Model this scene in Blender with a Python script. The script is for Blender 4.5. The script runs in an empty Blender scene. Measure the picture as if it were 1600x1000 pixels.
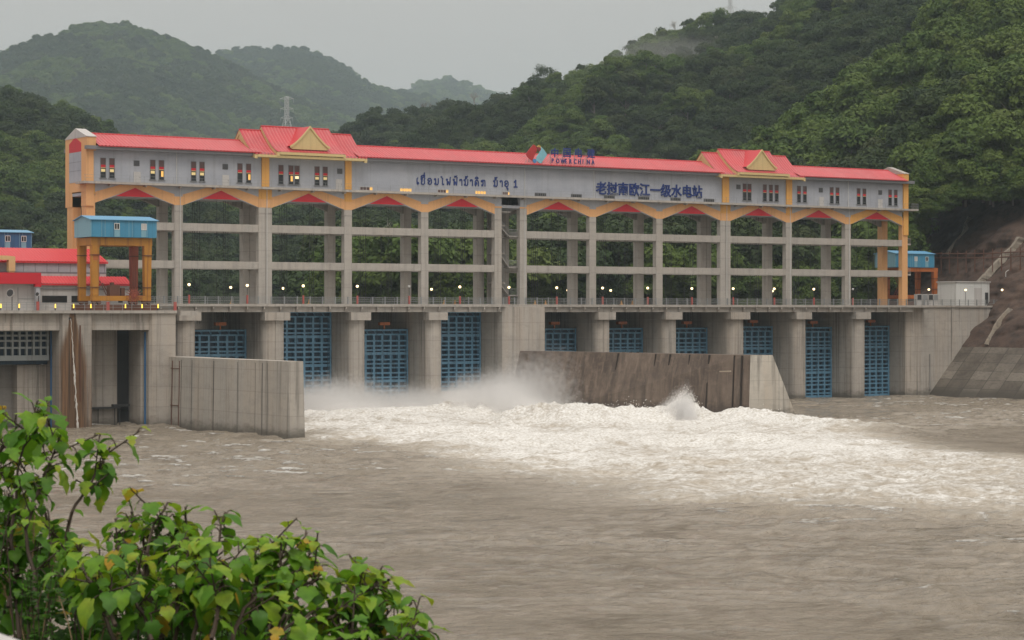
import bpy, bmesh, math, random
import numpy as np
from mathutils import Vector, Matrix
R = math.radians
sc = bpy.context.scene
COL = sc.collection
EYE = 16.8                       # camera height above the river
CX, CY, TH, F, HY = -130.2, -326.2, 0.57, 3418.4, 487.6
CT, ST = math.cos(TH), math.sin(TH)

# ---------------------------------------------------------------- camera
cd = bpy.data.cameras.new('camera'); cam = bpy.data.objects.new('camera', cd); COL.objects.link(cam)
cam.location = (CX, CY, EYE); cam.rotation_euler = (R(90), 0, -TH)
cd.sensor_width = 36; cd.lens = F/1600*36; cd.shift_y = -12.4/1600
cd.clip_start = 0.3; cd.clip_end = 20000
cd.dof.use_dof = True; cd.dof.focus_distance = 300; cd.dof.aperture_fstop = 11
sc.camera = cam

# ---------------------------------------------------------------- sky, sun, exposure
SUN_EL, SUN_AZ = 58, 205         # azimuth of the sun clockwise from +Y
w = bpy.data.worlds.new('World'); sc.world = w; w.use_nodes = True
nt = w.node_tree; bg = nt.nodes['Background']
sky = nt.nodes.new('ShaderNodeTexSky'); sky.sky_type = 'NISHITA'; sky.sun_disc = False
sky.sun_elevation = R(SUN_EL); sky.sun_rotation = R(SUN_AZ); sky.dust_density = 6; sky.air_density = 1.0
hs = nt.nodes.new('ShaderNodeHueSaturation'); hs.inputs['Saturation'].default_value = 0.06; hs.inputs['Value'].default_value = 0.30
nt.links.new(sky.outputs[0], hs.inputs['Color'])
# the overcast deck: brighter overhead than at the horizon (CIE overcast sky)
tc = nt.nodes.new('ShaderNodeTexCoord'); sp = nt.nodes.new('ShaderNodeSeparateXYZ'); nt.links.new(tc.outputs['Generated'], sp.inputs[0])
mr = nt.nodes.new('ShaderNodeMapRange'); mr.inputs[1].default_value = 0.0; mr.inputs[2].default_value = 1.0
mr.inputs[3].default_value = 1.0; mr.inputs[4].default_value = 4.1; nt.links.new(sp.outputs[2], mr.inputs[0])
nz = nt.nodes.new('ShaderNodeTexNoise'); nz.inputs['Scale'].default_value = 2.2; nz.inputs['Detail'].default_value = 5
nt.links.new(tc.outputs['Generated'], nz.inputs['Vector'])
mr2 = nt.nodes.new('ShaderNodeMapRange'); mr2.inputs[3].default_value = 0.93; mr2.inputs[4].default_value = 1.07; nt.links.new(nz.outputs[0], mr2.inputs[0])
mm = nt.nodes.new('ShaderNodeMath'); mm.operation = 'MULTIPLY'; nt.links.new(mr.outputs[0], mm.inputs[0]); nt.links.new(mr2.outputs[0], mm.inputs[1])
cl = nt.nodes.new('ShaderNodeVectorMath'); cl.operation = 'SCALE'; cl.inputs[0].default_value = (3.92, 3.72, 3.50); nt.links.new(mm.outputs[0], cl.inputs['Scale'])
mx = nt.nodes.new('ShaderNodeMix'); mx.data_type = 'RGBA'; mx.inputs[0].default_value = 0.85
nt.links.new(hs.outputs[0], mx.inputs[6]); nt.links.new(cl.outputs[0], mx.inputs[7]); nt.links.new(mx.outputs[2], bg.inputs[0])
bg.inputs[1].default_value = 0.1
sl = bpy.data.lights.new('sun', 'SUN'); sl.energy = 1.3; sl.angle = R(25); sl.color = (1.0, 0.96, 0.9)
so = bpy.data.objects.new('sun', sl); COL.objects.link(so)
_d = Vector((math.sin(R(SUN_AZ))*math.cos(R(SUN_EL)), math.cos(R(SUN_AZ))*math.cos(R(SUN_EL)), math.sin(R(SUN_EL))))
so.rotation_euler = _d.to_track_quat('Z', 'Y').to_euler(); so.location = (0, -100, 300)
sc.view_settings.view_transform = 'Standard'; sc.view_settings.look = 'None'; sc.view_settings.exposure = 0.08; sc.view_settings.gamma = 1
sc.render.engine = 'CYCLES'
sc.cycles.use_denoising = True; sc.cycles.volume_bounces = 3; sc.cycles.max_bounces = 6; sc.cycles.diffuse_bounces = 2
sc.cycles.transparent_max_bounces = 8; sc.cycles.volume_step_rate = 2.0; sc.cycles.volume_max_steps = 256
sc.cycles.use_adaptive_sampling = True

# ---------------------------------------------------------------- helpers: from a bearing in the photo to metres on a known plane
def onY(px, py, Y=0.0):
    t = (px-800)/F; cy = Y-CY
    dx = (t*cy*CT+cy*ST)/(CT-t*ST); dep = dx*ST+cy*CT
    return dx+CX, (HY-py)*dep/F+EYE, dep
def XY_(px, Y): return onY(px, 0, Y)[0]
def onZ(px, py, z):
    dep = (z-EYE)*F/(HY-py); lat = (px-800)/F*dep
    return lat*CT+dep*ST+CX, -lat*ST+dep*CT+CY
def dep3(px, py, d):
    lat = (px-800)/F*d
    return (lat*CT+d*ST+CX, -lat*ST+d*CT+CY, (HY-py)*d/F+EYE)

def tag(o, label=None, cat=None, group=None, kind=None):
    if label: o['label'] = label
    if cat: o['category'] = cat
    if group: o['group'] = group
    if kind: o['kind'] = kind
    return o
def thing(name, label, cat, base, group=None):
    o = bpy.data.objects.new(name, None); COL.objects.link(o); o.location = base; o.empty_display_size = 0.5
    return tag(o, label, cat, group)
def copy_tree(o, parent=None):
    c = o.copy(); COL.objects.link(c); c.parent = parent
    for ch in o.children: copy_tree(ch, c)
    return c
def base_of(o):
    v = Vector((0, 0, 0))
    while o is not None: v = v + o.location; o = o.parent
    return v

class MB:
    """collects world-space shapes, builds ONE mesh object"""
    def __init__(s): s.v = []; s.f = []
    def add(s, vs, fs):
        n = len(s.v); s.v += [tuple(p) for p in vs]; s.f += [tuple(i+n for i in f) for f in fs]; return s
    def box(s, x0, x1, y0, y1, z0, z1):
        return s.add([(x0,y0,z0),(x1,y0,z0),(x1,y1,z0),(x0,y1,z0),(x0,y0,z1),(x1,y0,z1),(x1,y1,z1),(x0,y1,z1)],
                     [(0,3,2,1),(4,5,6,7),(0,1,5,4),(1,2,6,5),(2,3,7,6),(3,0,4,7)])
    def hexa(s, a, b):            # two quads, bottom and top loops
        return s.add(list(a)+list(b), [(3,2,1,0),(4,5,6,7),(0,1,5,4),(1,2,6,5),(2,3,7,6),(3,0,4,7)])
    def prism_y(s, pts, y0, y1):  # polygon in XZ, extruded along Y
        n = len(pts)
        return s.add([(x,y0,z) for x,z in pts]+[(x,y1,z) for x,z in pts],
                     [tuple(range(n)), tuple(range(2*n-1,n-1,-1))]+[(i,i+n,(i+1)%n+n,(i+1)%n) for i in range(n)])
    def prism_x(s, pts, x0, x1):  # polygon in YZ, extruded along X
        n = len(pts)
        return s.add([(x0,y,z) for y,z in pts]+[(x1,y,z) for y,z in pts],
                     [tuple(range(n)), tuple(range(2*n-1,n-1,-1))]+[(i,i+n,(i+1)%n+n,(i+1)%n) for i in range(n)])
    def prism_z(s, pts, z0, z1):
        n = len(pts)
        return s.add([(x,y,z0) for x,y in pts]+[(x,y,z1) for x,y in pts],
                     [tuple(range(n-1,-1,-1)), tuple(range(n,2*n))]+[(i,(i+1)%n,(i+1)%n+n,i+n) for i in range(n)])
    def tube(s, path, r, n=6, r1=None):
        path = [Vector(p) for p in path]; m = len(path); vs = []; fs = []
        for i, p in enumerate(path):
            d = (path[min(i+1,m-1)]-path[max(i-1,0)]).normalized()
            a = d.cross(Vector((0,0,1))) if abs(d.z) < .95 else d.cross(Vector((1,0,0)))
            a.normalize(); b = d.cross(a)
            rr = r if r1 is None else r+(r1-r)*i/(m-1)
            vs += [p+(a*math.cos(k*2*math.pi/n)+b*math.sin(k*2*math.pi/n))*rr for k in range(n)]
        for i in range(m-1):
            for k in range(n):
                fs.append((i*n+k, i*n+(k+1)%n, (i+1)*n+(k+1)%n, (i+1)*n+k))
        fs += [tuple(range(n-1,-1,-1)), tuple(range((m-1)*n, m*n))]
        return s.add(vs, fs)
    def cyl(s, x, y, z0, z1, r, n=10, r1=None): return s.tube([(x,y,z0),(x,y,z1)], r, n, r1)
    def ball(s, c, r, n=8, m=6, sz=1.0):
        vs = [(c[0],c[1],c[2]+r*sz)]; fs = []
        for i in range(1, m):
            a = math.pi*i/m
            vs += [(c[0]+r*math.sin(a)*math.cos(2*math.pi*k/n), c[1]+r*math.sin(a)*math.sin(2*math.pi*k/n), c[2]+r*sz*math.cos(a)) for k in range(n)]
        vs.append((c[0],c[1],c[2]-r*sz))
        for k in range(n): fs.append((0, 1+k, 1+(k+1)%n))
        for i in range(m-2):
            for k in range(n): fs.append((1+i*n+k, 1+(i+1)*n+k, 1+(i+1)*n+(k+1)%n, 1+i*n+(k+1)%n))
        L = len(vs)-1
        for k in range(n): fs.append((L, 1+(m-2)*n+(k+1)%n, 1+(m-2)*n+k))
        return s.add(vs, fs)
    def build(s, name, mat, parent=None, base=(0,0,0), smooth=False, fix=True):
        b = base_of(parent) if parent is not None else Vector(base)
        me = bpy.data.meshes.new(name)
        me.from_pydata([(p[0]-b[0], p[1]-b[1], p[2]-b[2]) for p in s.v], [], s.f)
        if fix:
            bm = bmesh.new(); bm.from_mesh(me); bmesh.ops.recalc_face_normals(bm, faces=bm.faces); bm.to_mesh(me); bm.free()
        me.materials.append(mat)
        if smooth: me.polygons.foreach_set('use_smooth', [True]*len(me.polygons))
        o = bpy.data.objects.new(name, me); COL.objects.link(o)
        if parent is not None: o.parent = parent
        else: o.location = base
        return o

def grid_mesh(name, P, mat, smooth=True, attrs=None):
    """P: (n, m, 3) array"""
    n, m, _ = P.shape
    me = bpy.data.meshes.new(name)
    idx = np.arange(n*m).reshape(n, m)
    q = np.stack([idx[:-1,:-1], idx[:-1,1:], idx[1:,1:], idx[1:,:-1]], -1).reshape(-1, 4)
    me.vertices.add(n*m); me.vertices.foreach_set('co', P.reshape(-1).astype(np.float32))
    me.loops.add(q.size); me.loops.foreach_set('vertex_index', q.reshape(-1).astype(np.int32))
    me.polygons.add(len(q)); me.polygons.foreach_set('loop_start', np.arange(0, q.size, 4, dtype=np.int32))
    me.polygons.foreach_set('use_smooth', np.full(len(q), smooth)); me.update(calc_edges=True)
    for k, a in (attrs or {}).items():
        at = me.attributes.new(k, 'FLOAT', 'POINT'); at.data.foreach_set('value', a.reshape(-1).astype(np.float32))
    me.materials.append(mat)
    o = bpy.data.objects.new(name, me); COL.objects.link(o); return o

def quads_mesh(name, V, mat, tint=None, nper=4):
    """V: (k*nper, 3): loose faces of nper corners"""
    V = np.asarray(V, np.float32); k = len(V)//nper
    me = bpy.data.meshes.new(name)
    me.vertices.add(len(V)); me.vertices.foreach_set('co', V.reshape(-1))
    me.loops.add(k*nper); me.loops.foreach_set('vertex_index', np.arange(k*nper, dtype=np.int32))
    me.polygons.add(k); me.polygons.foreach_set('loop_start', np.arange(0, k*nper, nper, dtype=np.int32)); me.update(calc_edges=True)
    if tint is not None:
        at = me.attributes.new('tint', 'FLOAT', 'POINT'); at.data.foreach_set('value', np.repeat(np.asarray(tint, np.float32), nper))
    me.materials.append(mat); return me

# ---------------------------------------------------------------- numpy noise
def _h(ix, iy, s):
    n = (ix.astype(np.int64)*374761393 + iy.astype(np.int64)*668265263 + s*1442695041) & 0xffffffff
    n = ((n ^ (n >> 13))*1274126177) & 0xffffffff
    return ((n ^ (n >> 16)) & 0xffffff)/float(0xffffff)
def vnoise(x, y, s=0):
    ix, iy = np.floor(x), np.floor(y); fx, fy = x-ix, y-iy
    fx = fx*fx*fx*(fx*(fx*6-15)+10); fy = fy*fy*fy*(fy*(fy*6-15)+10)
    a, b, c, d = _h(ix,iy,s), _h(ix+1,iy,s), _h(ix,iy+1,s), _h(ix+1,iy+1,s)
    return (a*(1-fx)+b*fx)*(1-fy)+(c*(1-fx)+d*fx)*fy
def fbm(x, y, oct=4, s=0):
    r = 0; a = .5
    for i in range(oct):
        r = r+a*vnoise(x*math.cos(i*.7)-y*math.sin(i*.7)+17*i, x*math.sin(i*.7)+y*math.cos(i*.7)+9*i, s+i); x = x*2.03; y = y*2.03; a *= .5
    return r/(1-.5**oct)
def ridged(x, y, oct=3, s=0):
    r = 0; a = .5
    for i in range(oct):
        r = r+a*(1-np.abs(2*vnoise(x+13*i, y+7*i, s+i)-1)); x, y = (x*.8-y*.6)*2.03, (x*.6+y*.8)*2.03; a *= .5
    return r/(1-.5**oct)
def sstep(a, b, x): t = np.clip((x-a)/(b-a), 0, 1); return t*t*(3-2*t)

# ---------------------------------------------------------------- materials
class NT:
    def __init__(s, name):
        s.m = bpy.data.materials.new(name); s.m.use_nodes = True; s.t = s.m.node_tree
        s.p = s.t.nodes['Principled BSDF']; s.out = s.t.nodes['Material Output']
        s.pos = s.t.nodes.new('ShaderNodeNewGeometry').outputs['Position']
    def n(s, typ, **kw):
        nd = s.t.nodes.new(typ)
        for k, v in kw.items(): setattr(nd, k, v)
        return nd
    def l(s, a, b): s.t.links.new(a, b)
    def scaled(s, v, src=None):
        nd = s.n('ShaderNodeVectorMath', operation='MULTIPLY'); s.l(src or s.pos, nd.inputs[0]); nd.inputs[1].default_value = v; return nd.outputs[0]
    def noise(s, vec, scale=1.0, detail=4, rough=.55, dist=0):
        nd = s.n('ShaderNodeTexNoise'); s.l(vec, nd.inputs['Vector']); nd.inputs['Scale'].default_value = scale
        nd.inputs['Detail'].default_value = detail; nd.inputs['Roughness'].default_value = rough; nd.inputs['Distortion'].default_value = dist
        return nd.outputs[0]
    def rng(s, x, a, b, c, d, smooth=False):
        nd = s.n('ShaderNodeMapRange'); nd.interpolation_type = 'SMOOTHSTEP' if smooth else 'LINEAR'
        s.l(x, nd.inputs[0])
        for i, v in enumerate((a, b, c, d)): nd.inputs[i+1].default_value = v
        return nd.outputs[0]
    def math(s, op, a, b=None):
        nd = s.n('ShaderNodeMath', operation=op)
        for i, v in enumerate((a, b)):
            if v is None: continue
            if isinstance(v, (int, float)): nd.inputs[i].default_value = v
            else: s.l(v, nd.inputs[i])
        return nd.outputs[0]
    def mix(s, f, a, b, blend='MIX'):
        nd = s.n('ShaderNodeMix', data_type='RGBA', blend_type=blend)
        for i, v in ((0, f), (6, a), (7, b)):
            if isinstance(v, (int, float)): nd.inputs[i].default_value = v
            elif isinstance(v, tuple): nd.inputs[i].default_value = v if len(v) == 4 else (*v, 1)
            else: s.l(v, nd.inputs[i])
        return nd.outputs[2]
    def bump(s, h, strength=.3, dist=.1):
        nd = s.n('ShaderNodeBump'); nd.inputs['Strength'].default_value = strength; nd.inputs['Distance'].default_value = dist
        s.l(h, nd.inputs['Height']); s.l(nd.outputs[0], s.p.inputs['Normal'])
    def col(s, c):
        if isinstance(c, tuple): s.p.inputs['Base Color'].default_value = (*c, 1)
        else: s.l(c, s.p.inputs['Base Color'])

def paint(name, c, rough=.55, dirt=.25, dark=(.12,.10,.08), streak=True):
    k = NT(name); dirt *= 1.35
    a = k.noise(k.scaled((.35,.35,.2)), 1, 5, .6)
    c1 = k.mix(k.rng(a, .35, .7, 0, dirt), c, tuple(x*.72+d*.1 for x, d in zip(c, dark)))
    if streak:
        b = k.noise(k.scaled((1.7,1.7,.07)), 1, 4, .65)
        c1 = k.mix(k.rng(b, .52, .70, 0, dirt*1.4), c1, dark)
    k.col(c1); k.p.inputs['Roughness'].default_value = rough
    return k.m
def concrete(name, c=(.36,.335,.30), stain=.55, warm=.25, joints=True, wet=True):
    k = NT(name)
    big = k.noise(k.scaled((.12,.12,.1)), 1, 6, .6)
    med = k.noise(k.scaled((.5,.5,1.1)), 1, 6, .65)
    stk = k.noise(k.scaled((1.3,1.3,.035)), 1, 5, .7)
    stk2 = k.noise(k.scaled((.35,.35,.02)), 1, 4, .6)
    fine = k.noise(k.scaled((3,3,3)), 1, 5, .7)
    c1 = k.mix(k.rng(big, .3, .7, 0, 1), tuple(x*.88 for x in c), tuple(min(1, x*1.12) for x in c))
    c1 = k.mix(k.rng(stk2, .45, .62, 0, warm), c1, (c[0]*1.05, c[1]*.86, c[2]*.68))
    c1 = k.mix(k.rng(med, .48, .66, 0, .5), c1, tuple(x*.72 for x in c))
    c1 = k.mix(k.math('MULTIPLY', k.rng(stk, .50, .66, 0, stain), k.rng(big, .25, .6, .4, 1)), c1, (.07,.062,.055))
    c1 = k.mix(k.rng(fine, .35, .7, 0, .3), c1, tuple(x*.8 for x in c))
    if joints:      # lift joints every 3 m
        sx = k.n('ShaderNodeSeparateXYZ'); k.l(k.pos, sx.inputs[0])
        wob = k.math('ADD', sx.outputs[2], k.math('MULTIPLY', med, .12))
        fr = k.math('FRACT', k.math('DIVIDE', wob, 3.0))
        ln = k.rng(k.math('ABSOLUTE', k.math('SUBTRACT', fr, .5)), .47, .5, 0, .28)
        c1 = k.mix(ln, c1, (.10,.09,.08))
        fr2 = k.math('FLOOR', k.math('DIVIDE', wob, 3.0))
        wn = k.n('ShaderNodeTexWhiteNoise', noise_dimensions='1D'); k.l(fr2, wn.inputs['W'])
        c1 = k.mix(k.rng(wn.outputs[0], 0, 1, 0, .22), c1, tuple(x*.7 for x in c))
        if wet:     # damp, algae-dark band at the waterline
            c1 = k.mix(k.math('MULTIPLY', k.rng(k.math('ADD', sx.outputs[2], k.math('MULTIPLY', med, 3.0)), 1.6, 3.4, .8, 0, True), 1.0), c1, (.075,.066,.05))
    k.col(c1); k.p.inputs['Roughness'].default_value = .88
    k.bump(k.math('ADD', fine, med), .35, .05)
    return k.m
def emit(name, c, s):
    k = NT(name); k.col(tuple(min(.8, x) for x in c)); k.p.inputs['Emission Color'].default_value = (*c, 1); k.p.inputs['Emission Strength'].default_value = s; return k.m
def metal(name, c, rough=.5, met=.0): 
    k = NT(name); a = k.noise(k.scaled((2,2,.6)), 1, 5, .65)
    k.col(k.mix(k.rng(a, .4, .75, 0, .5), c, tuple(x*.6 for x in c))); k.p.inputs['Roughness'].default_value = rough; k.p.inputs['Metallic'].default_value = met
    return k.m

def wall_paint():
    k = NT('grey_blue_wall_paint'); sx = k.n('ShaderNodeSeparateXYZ'); k.l(k.pos, sx.inputs[0])
    a = k.noise(k.scaled((.22,.22,.3)), 1, 6, .65); b = k.noise(k.scaled((1.1,1.1,.05)), 1, 5, .7); f = k.noise(k.scaled((1.6,1.6,1.6)), 1, 5, .7)
    c = k.mix(k.rng(a, .35, .65, 0, 1), (.33,.345,.39), (.41,.42,.455))
    c = k.mix(k.rng(b, .52, .7, 0, .35), c, (.20,.20,.205)); 
    low = k.rng(k.math('ADD', sx.outputs[2], k.math('MULTIPLY', f, 2.4)), 38.3, 39.8, 1, 0, True)
    c = k.mix(k.math('MULTIPLY', low, k.rng(f, .42, .66, .1, .75)), c, (.43,.425,.42))
    for o, per in ((0, 3.875), (2, 1.5)):
        fr = k.math('FRACT', k.math('DIVIDE', sx.outputs[o], per)); c = k.mix(k.rng(k.math('ABSOLUTE', k.math('SUBTRACT', fr, .5)), .487, .499, 0, .16), c, (.13,.13,.135))
    k.col(c); k.p.inputs['Roughness'].default_value = .7; return k.m
M = {}
M['conc'] = concrete('pier_concrete', (.42,.38,.335), .75, .28)
M['conc_l'] = concrete('frame_concrete', (.43,.395,.355), .4, .12, True, False)
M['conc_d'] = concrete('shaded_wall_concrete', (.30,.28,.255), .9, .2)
M['wallgrey'] = wall_paint()
M['trimgrey'] = paint('dark_grey_trim', (.19,.19,.20), .6, .2)
M['orange'] = paint('faded_orange_paint', (.72,.385,.165), .6, .18, (.32,.17,.09))
M['yellow'] = paint('yellow_orange_paint', (.74,.38,.095), .55, .15, (.35,.18,.06))
M['tan'] = paint('tan_gable_paint', (.62,.47,.22), .6, .12, (.3,.22,.12))
M['red'] = paint('deep_red_paint', (.55,.014,.028), .5, .08, (.2,.02,.02))
M['redfresh'] = paint('red_roof_paint', (.55,.030,.038), .45, .10, (.3,.05,.05), False)
M['craneyel'] = paint('crane_yellow_paint', (.46,.20,.022), .5, .5, (.16,.06,.02))
M['cranered'] = paint('crane_primer_red', (.30,.07,.035), .6, .4, (.1,.03,.02))
M['craneor'] = paint('crane_orange_paint', (.45,.13,.03), .5, .5, (.16,.05,.02))
M['cabblue'] = paint('cabin_blue_panel', (.055,.25,.40), .5, .3, (.03,.10,.17))
M['cabpale'] = paint('cabin_pale_blue_panel', (.20,.38,.46), .5, .2, (.1,.2,.25))
M['cabdeep'] = paint('cabin_deep_blue_panel', (.035,.12,.25), .5, .25, (.02,.06,.12))
M['cabroof'] = paint('cabin_roof_blue', (.12,.32,.50), .45, .15, (.06,.15,.25), False)
M['gate'] = paint('gate_blue_paint', (.125,.285,.425), .45, .4, (.05,.09,.12))
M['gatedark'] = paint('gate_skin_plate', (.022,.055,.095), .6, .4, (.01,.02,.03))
M['gatewhite'] = paint('rack_grey_paint', (.34,.37,.37), .55, .4)
M['glass'] = metal('dark_window_glass', (.025,.028,.03), .12)
M['curtain'] = metal('brown_curtain_glass', (.11,.06,.055), .3)
M['white'] = paint('white_paint', (.62,.62,.60), .5, .2, (.3,.28,.25))
M['offwhite'] = paint('grey_white_paint', (.50,.48,.46), .6, .2, (.25,.22,.2))
M['letter'] = metal('navy_letter', (.008,.030,.17), .4)
M['logored'] = metal('logo_red', (.42,.03,.03), .4)
M['logodark'] = metal('logo_dark_red', (.22,.02,.03), .4)
M['logoblue'] = metal('logo_pale_blue', (.22,.48,.56), .4)
M['logomid'] = metal('logo_mid_blue', (.08,.25,.50), .4)
M['logoyel'] = metal('logo_yellow', (.50,.33,.08), .4)
M['steel'] = metal('galvanised_steel', (.30,.31,.31), .45, .3)
M['galv'] = metal('pale_galvanised_steel', (.55,.56,.56), .5, .2)
M['dark'] = metal('dark_steel', (.03,.03,.03), .6)
M['postred'] = paint('red_post_paint', (.40,.085,.07), .6, .4, (.4,.3,.26))
M['lamp'] = emit('warm_lamp_glass', (1.0,.74,.42), 2.6)
M['lampoff'] = metal('unlit_lamp_glass', (.55,.55,.52), .25)
M['ylamp'] = emit('yellow_marker_lamp', (1.0,.62,.07), 2.2)
M['litwin'] = emit('lit_room_window', (1.0,.50,.13), .55)
M['litpale'] = emit('lit_room_pane', (1.0,.78,.45), .8)
M['litdim'] = emit('dim_room_pane', (.80,.62,.28), .22)
M['rust'] = metal('rusted_steel', (.12,.05,.03), .8)
M['blackvoid'] = metal('recess_shade', (.02,.02,.02), .9)

def roof_mat():
    k = NT('red_corrugated_roof')
    a = k.noise(k.scaled((.15,.15,.3)), 1, 5, .6); b = k.noise(k.scaled((1.4,.5,.5)), 1, 4, .6)
    sx = k.n('ShaderNodeSeparateXYZ'); k.l(k.pos, sx.inputs[0]); wn = k.n('ShaderNodeTexWhiteNoise', noise_dimensions='1D'); k.l(k.math('FLOOR', k.math('DIVIDE', sx.outputs[0], 2.48)), wn.inputs['W'])
    c = k.mix(k.rng(a, .38, .62, 0, 1), (.50,.026,.038), (.40,.036,.044)); c = k.mix(k.rng(wn.outputs[0], 0, 1, 0, .35), c, (.52,.085,.095))
    d = k.noise(k.scaled((1.1,.12,.12)), 1, 5, .7); c = k.mix(k.rng(d, .52, .68, 0, .4), c, (.33,.05,.055))
    c = k.mix(k.rng(b, .5, .8, 0, .35), c, (.62,.17,.17))
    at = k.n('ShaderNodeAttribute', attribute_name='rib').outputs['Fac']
    c = k.mix(k.math('MULTIPLY', at, .5), c, (.62,.21,.20))  # paler rib crests: a highlight painted into the roof colour
    k.col(c); k.p.inputs['Roughness'].default_value = .42; return k.m
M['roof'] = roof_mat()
# ================================================================ the spillway dam
ORD = ['first','second','third','fourth','fifth','sixth','seventh','eighth','ninth','tenth','eleventh','twelfth','thirteenth','fourteenth','fifteenth','sixteenth','seventeenth','eighteenth']
COLX = [0, 15, 30.5, 46, 61, 76, 81.3, 96.3, 111.3, 126.8, 142.3, 157.3, 172.3]
DECK = 18.15
dam = thing('spillway_dam', 'long grey concrete river dam with rounded piers and a road deck', 'dam', (80, 0, 0))
def pier(cx, w, groove=False):
    r = w/2; yn = -2.6; b = MB()
    arc = [(cx-r*math.cos(a), yn-1.35*math.sin(a)) for a in [math.pi*i/10 for i in range(11)]]
    b.prism_z([(cx-r, 24)]+arc+[(cx+r, 24)], -3, 15.42)
    if groove: b.box(cx-.12, cx+.12, yn-1.46, yn-1.2, 0, 15.4)
    p = b.build('pier', M['conc'], dam)
    c = MB().box(cx-r-.35, cx+r+.35, -4.55, -1.5, 15.43, 16.78)
    c.box(cx-r, cx+r, -1.49, 24, 15.43, 16.78)
    c.build('corbel', M['conc'], p)
for i in (1, 2, 3, 4, 7, 8, 9, 10, 11):
    pier(COLX[i], 3.9 if i in (2, 9) else 3.1, i in (2, 3, 9))
# the wide twin pier at the stair gap, square nosed
b = MB().prism_z([(74.3, 24), (74.3, -4.0), (75.2, -4.9), (82.5, -4.9), (82.9, -4.5), (82.9, 24)], -3, 17.71)
b.build('twin_pier', M['conc'], dam)
# right end pier and abutment wall
XA = 170.9
b = MB().prism_z([(XA, 24), (XA, -1.5), (172.4, -2.2), (175.3, -2.2), (175.3, 24)], -3, 17.68)
b.build('end_pier', M['conc'], dam)
b = MB().box(175.45, 215, -1.6, 24, -3, 18.1)
b.box(175.30, 175.46, -.9, 20, -3, 17.6)
b.box(183.4, 184.2, -1.72, -1.58, 1, 18.0)
b.box(175.4, 215, -1.9, -1.59, 17.75, 18.12)
ab = b.build('abutment_wall', M['conc'], dam)
b = MB(); b.tube([(177.4,-1.75,1.2),(177.4,-1.75,8.4)], .22, 8, .12); b.build('stain_pipe', M['conc_d'], ab)
# deck: thin lip, recessed edge beam with brackets
b = MB().box(2.2, 175.3, -4.5, 10, 17.72, DECK)
b.build('deck_slab', M['conc_l'], dam)
MB().box(2.2, 175.3, 10.003, 24, 17.3, DECK-.02).build('added_shade_deck', M['conc_l'], dam)  # unseen slab added upstream to block light and darken the gap below
b = MB()
for a, c in [(2.2, 74.2), (82.95, 170.8)]:
    b.box(a, c, -3.9, -3.3, 16.8, 17.715); b.box(a, c, 8.6, 9.4, 16.8, 17.715)
x = 4.0
while x < 170:
    if not 74 < x < 83: b.prism_x([(-4.42, 17.71), (-4.42, 17.35), (-4.02, 16.85), (-3.91, 16.85), (-3.91, 17.71)], x-.12, x+.12)
    x += 3.02
b.build('deck_edge_beam', M['conc_l'], dam)
b = MB()
for x in (20, 43, 58, 71, 87, 101, 119, 134, 149, 165): b.box(x-.9, x+.9, -4.62, -4.505, 17.72+.02*random.random(), 17.8)
# upstream sill below the gates
MB().box(15, 173, 6, 20, -3, 1.4).build('weir_sill', M['conc_d'], dam)

# ---------------------------------------------------------------- gates
GY = 3.0
def gate_parts(root, x0, x1, z0, z1):
    W = x1-x0
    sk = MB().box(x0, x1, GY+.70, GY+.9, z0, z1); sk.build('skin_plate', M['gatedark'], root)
    g = MB(); n = 7
    for i in range(n+1):
        x = x0+.12+(W-.24)*i/n
        g.box(x-.19, x+.19, GY+.02, GY+.70, z0, z1-.9)
    rows = [0, .75, 1.55, 2.5, 3.3, 4.05, 4.95, 5.7, 6.5, 7.45, 8.2, 8.95, 9.95, 10.7, 11.45, 12.35, 13.5, 14.3]
    H = z1-z0
    for k, r in enumerate(rows):
        z = z0+r/14.3*(H-.35)
        wide = .46 if k in (0, 12, 6) else .27
        g.box(x0, x1, GY, GY+.69, z, z+wide)
    for sx in (x0+.02, x1-.3): g.box(sx, sx+.28, GY-.12, GY, z0, z1)
    # slanted brackets in the open bays of the section joints
    for zj in (z0+8.95/14.3*(H-.35)+.25, z1-.9):
        for i in range(n):
            x = x0+.3+(W-.24)*i/n
            g.add([(x,GY+.05,zj+.7),(x+.16,GY+.05,zj+.7),(x+.62,GY+.5,zj),(x+.46,GY+.5,zj),(x,GY+.68,zj+.7),(x+.16,GY+.68,zj+.7),(x+.62,GY+.69,zj),(x+.46,GY+.69,zj)],
                  [(0,1,2,3),(4,7,6,5),(0,4,5,1),(2,6,7,3)])
    g.build('girder_grid', M['gate'], root)
    lb = MB().box(x0+W*.62-.95, x0+W*.62+.95, GY+.1, GY+.9, z1+.62, z1+1.15)
    lb.box(x0+W*.62-.12, x0+W*.62+.12, GY+.4, GY+.6, z1-.3, z1+.62)
    lb.build('lifting_beam', M['craneor'], root)
    c = MB()
    for xx in (x0+W*.2, x0+W*.23, x0+W*.27, x0+W*.31, x0+W*.62-.6, x0+W*.62+.6, x0+W*.7, x0+W*.74):
        c.tube([(xx, GY+.5, z1+.9), (xx, GY+.5, 35.1)], .05, 4)
    c.build('hoist_cable', M['dark'], root)
GATES = [(1,2,13.95,0),(2,3,17.0,2.7),(3,4,13.9,0),(4,5,17.0,2.9),(6,7,13.9,0),(7,8,13.9,0),(8,9,13.9,0),(9,10,14.1,0),(10,11,13.9,0),(11,12,14.1,0)]
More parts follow.
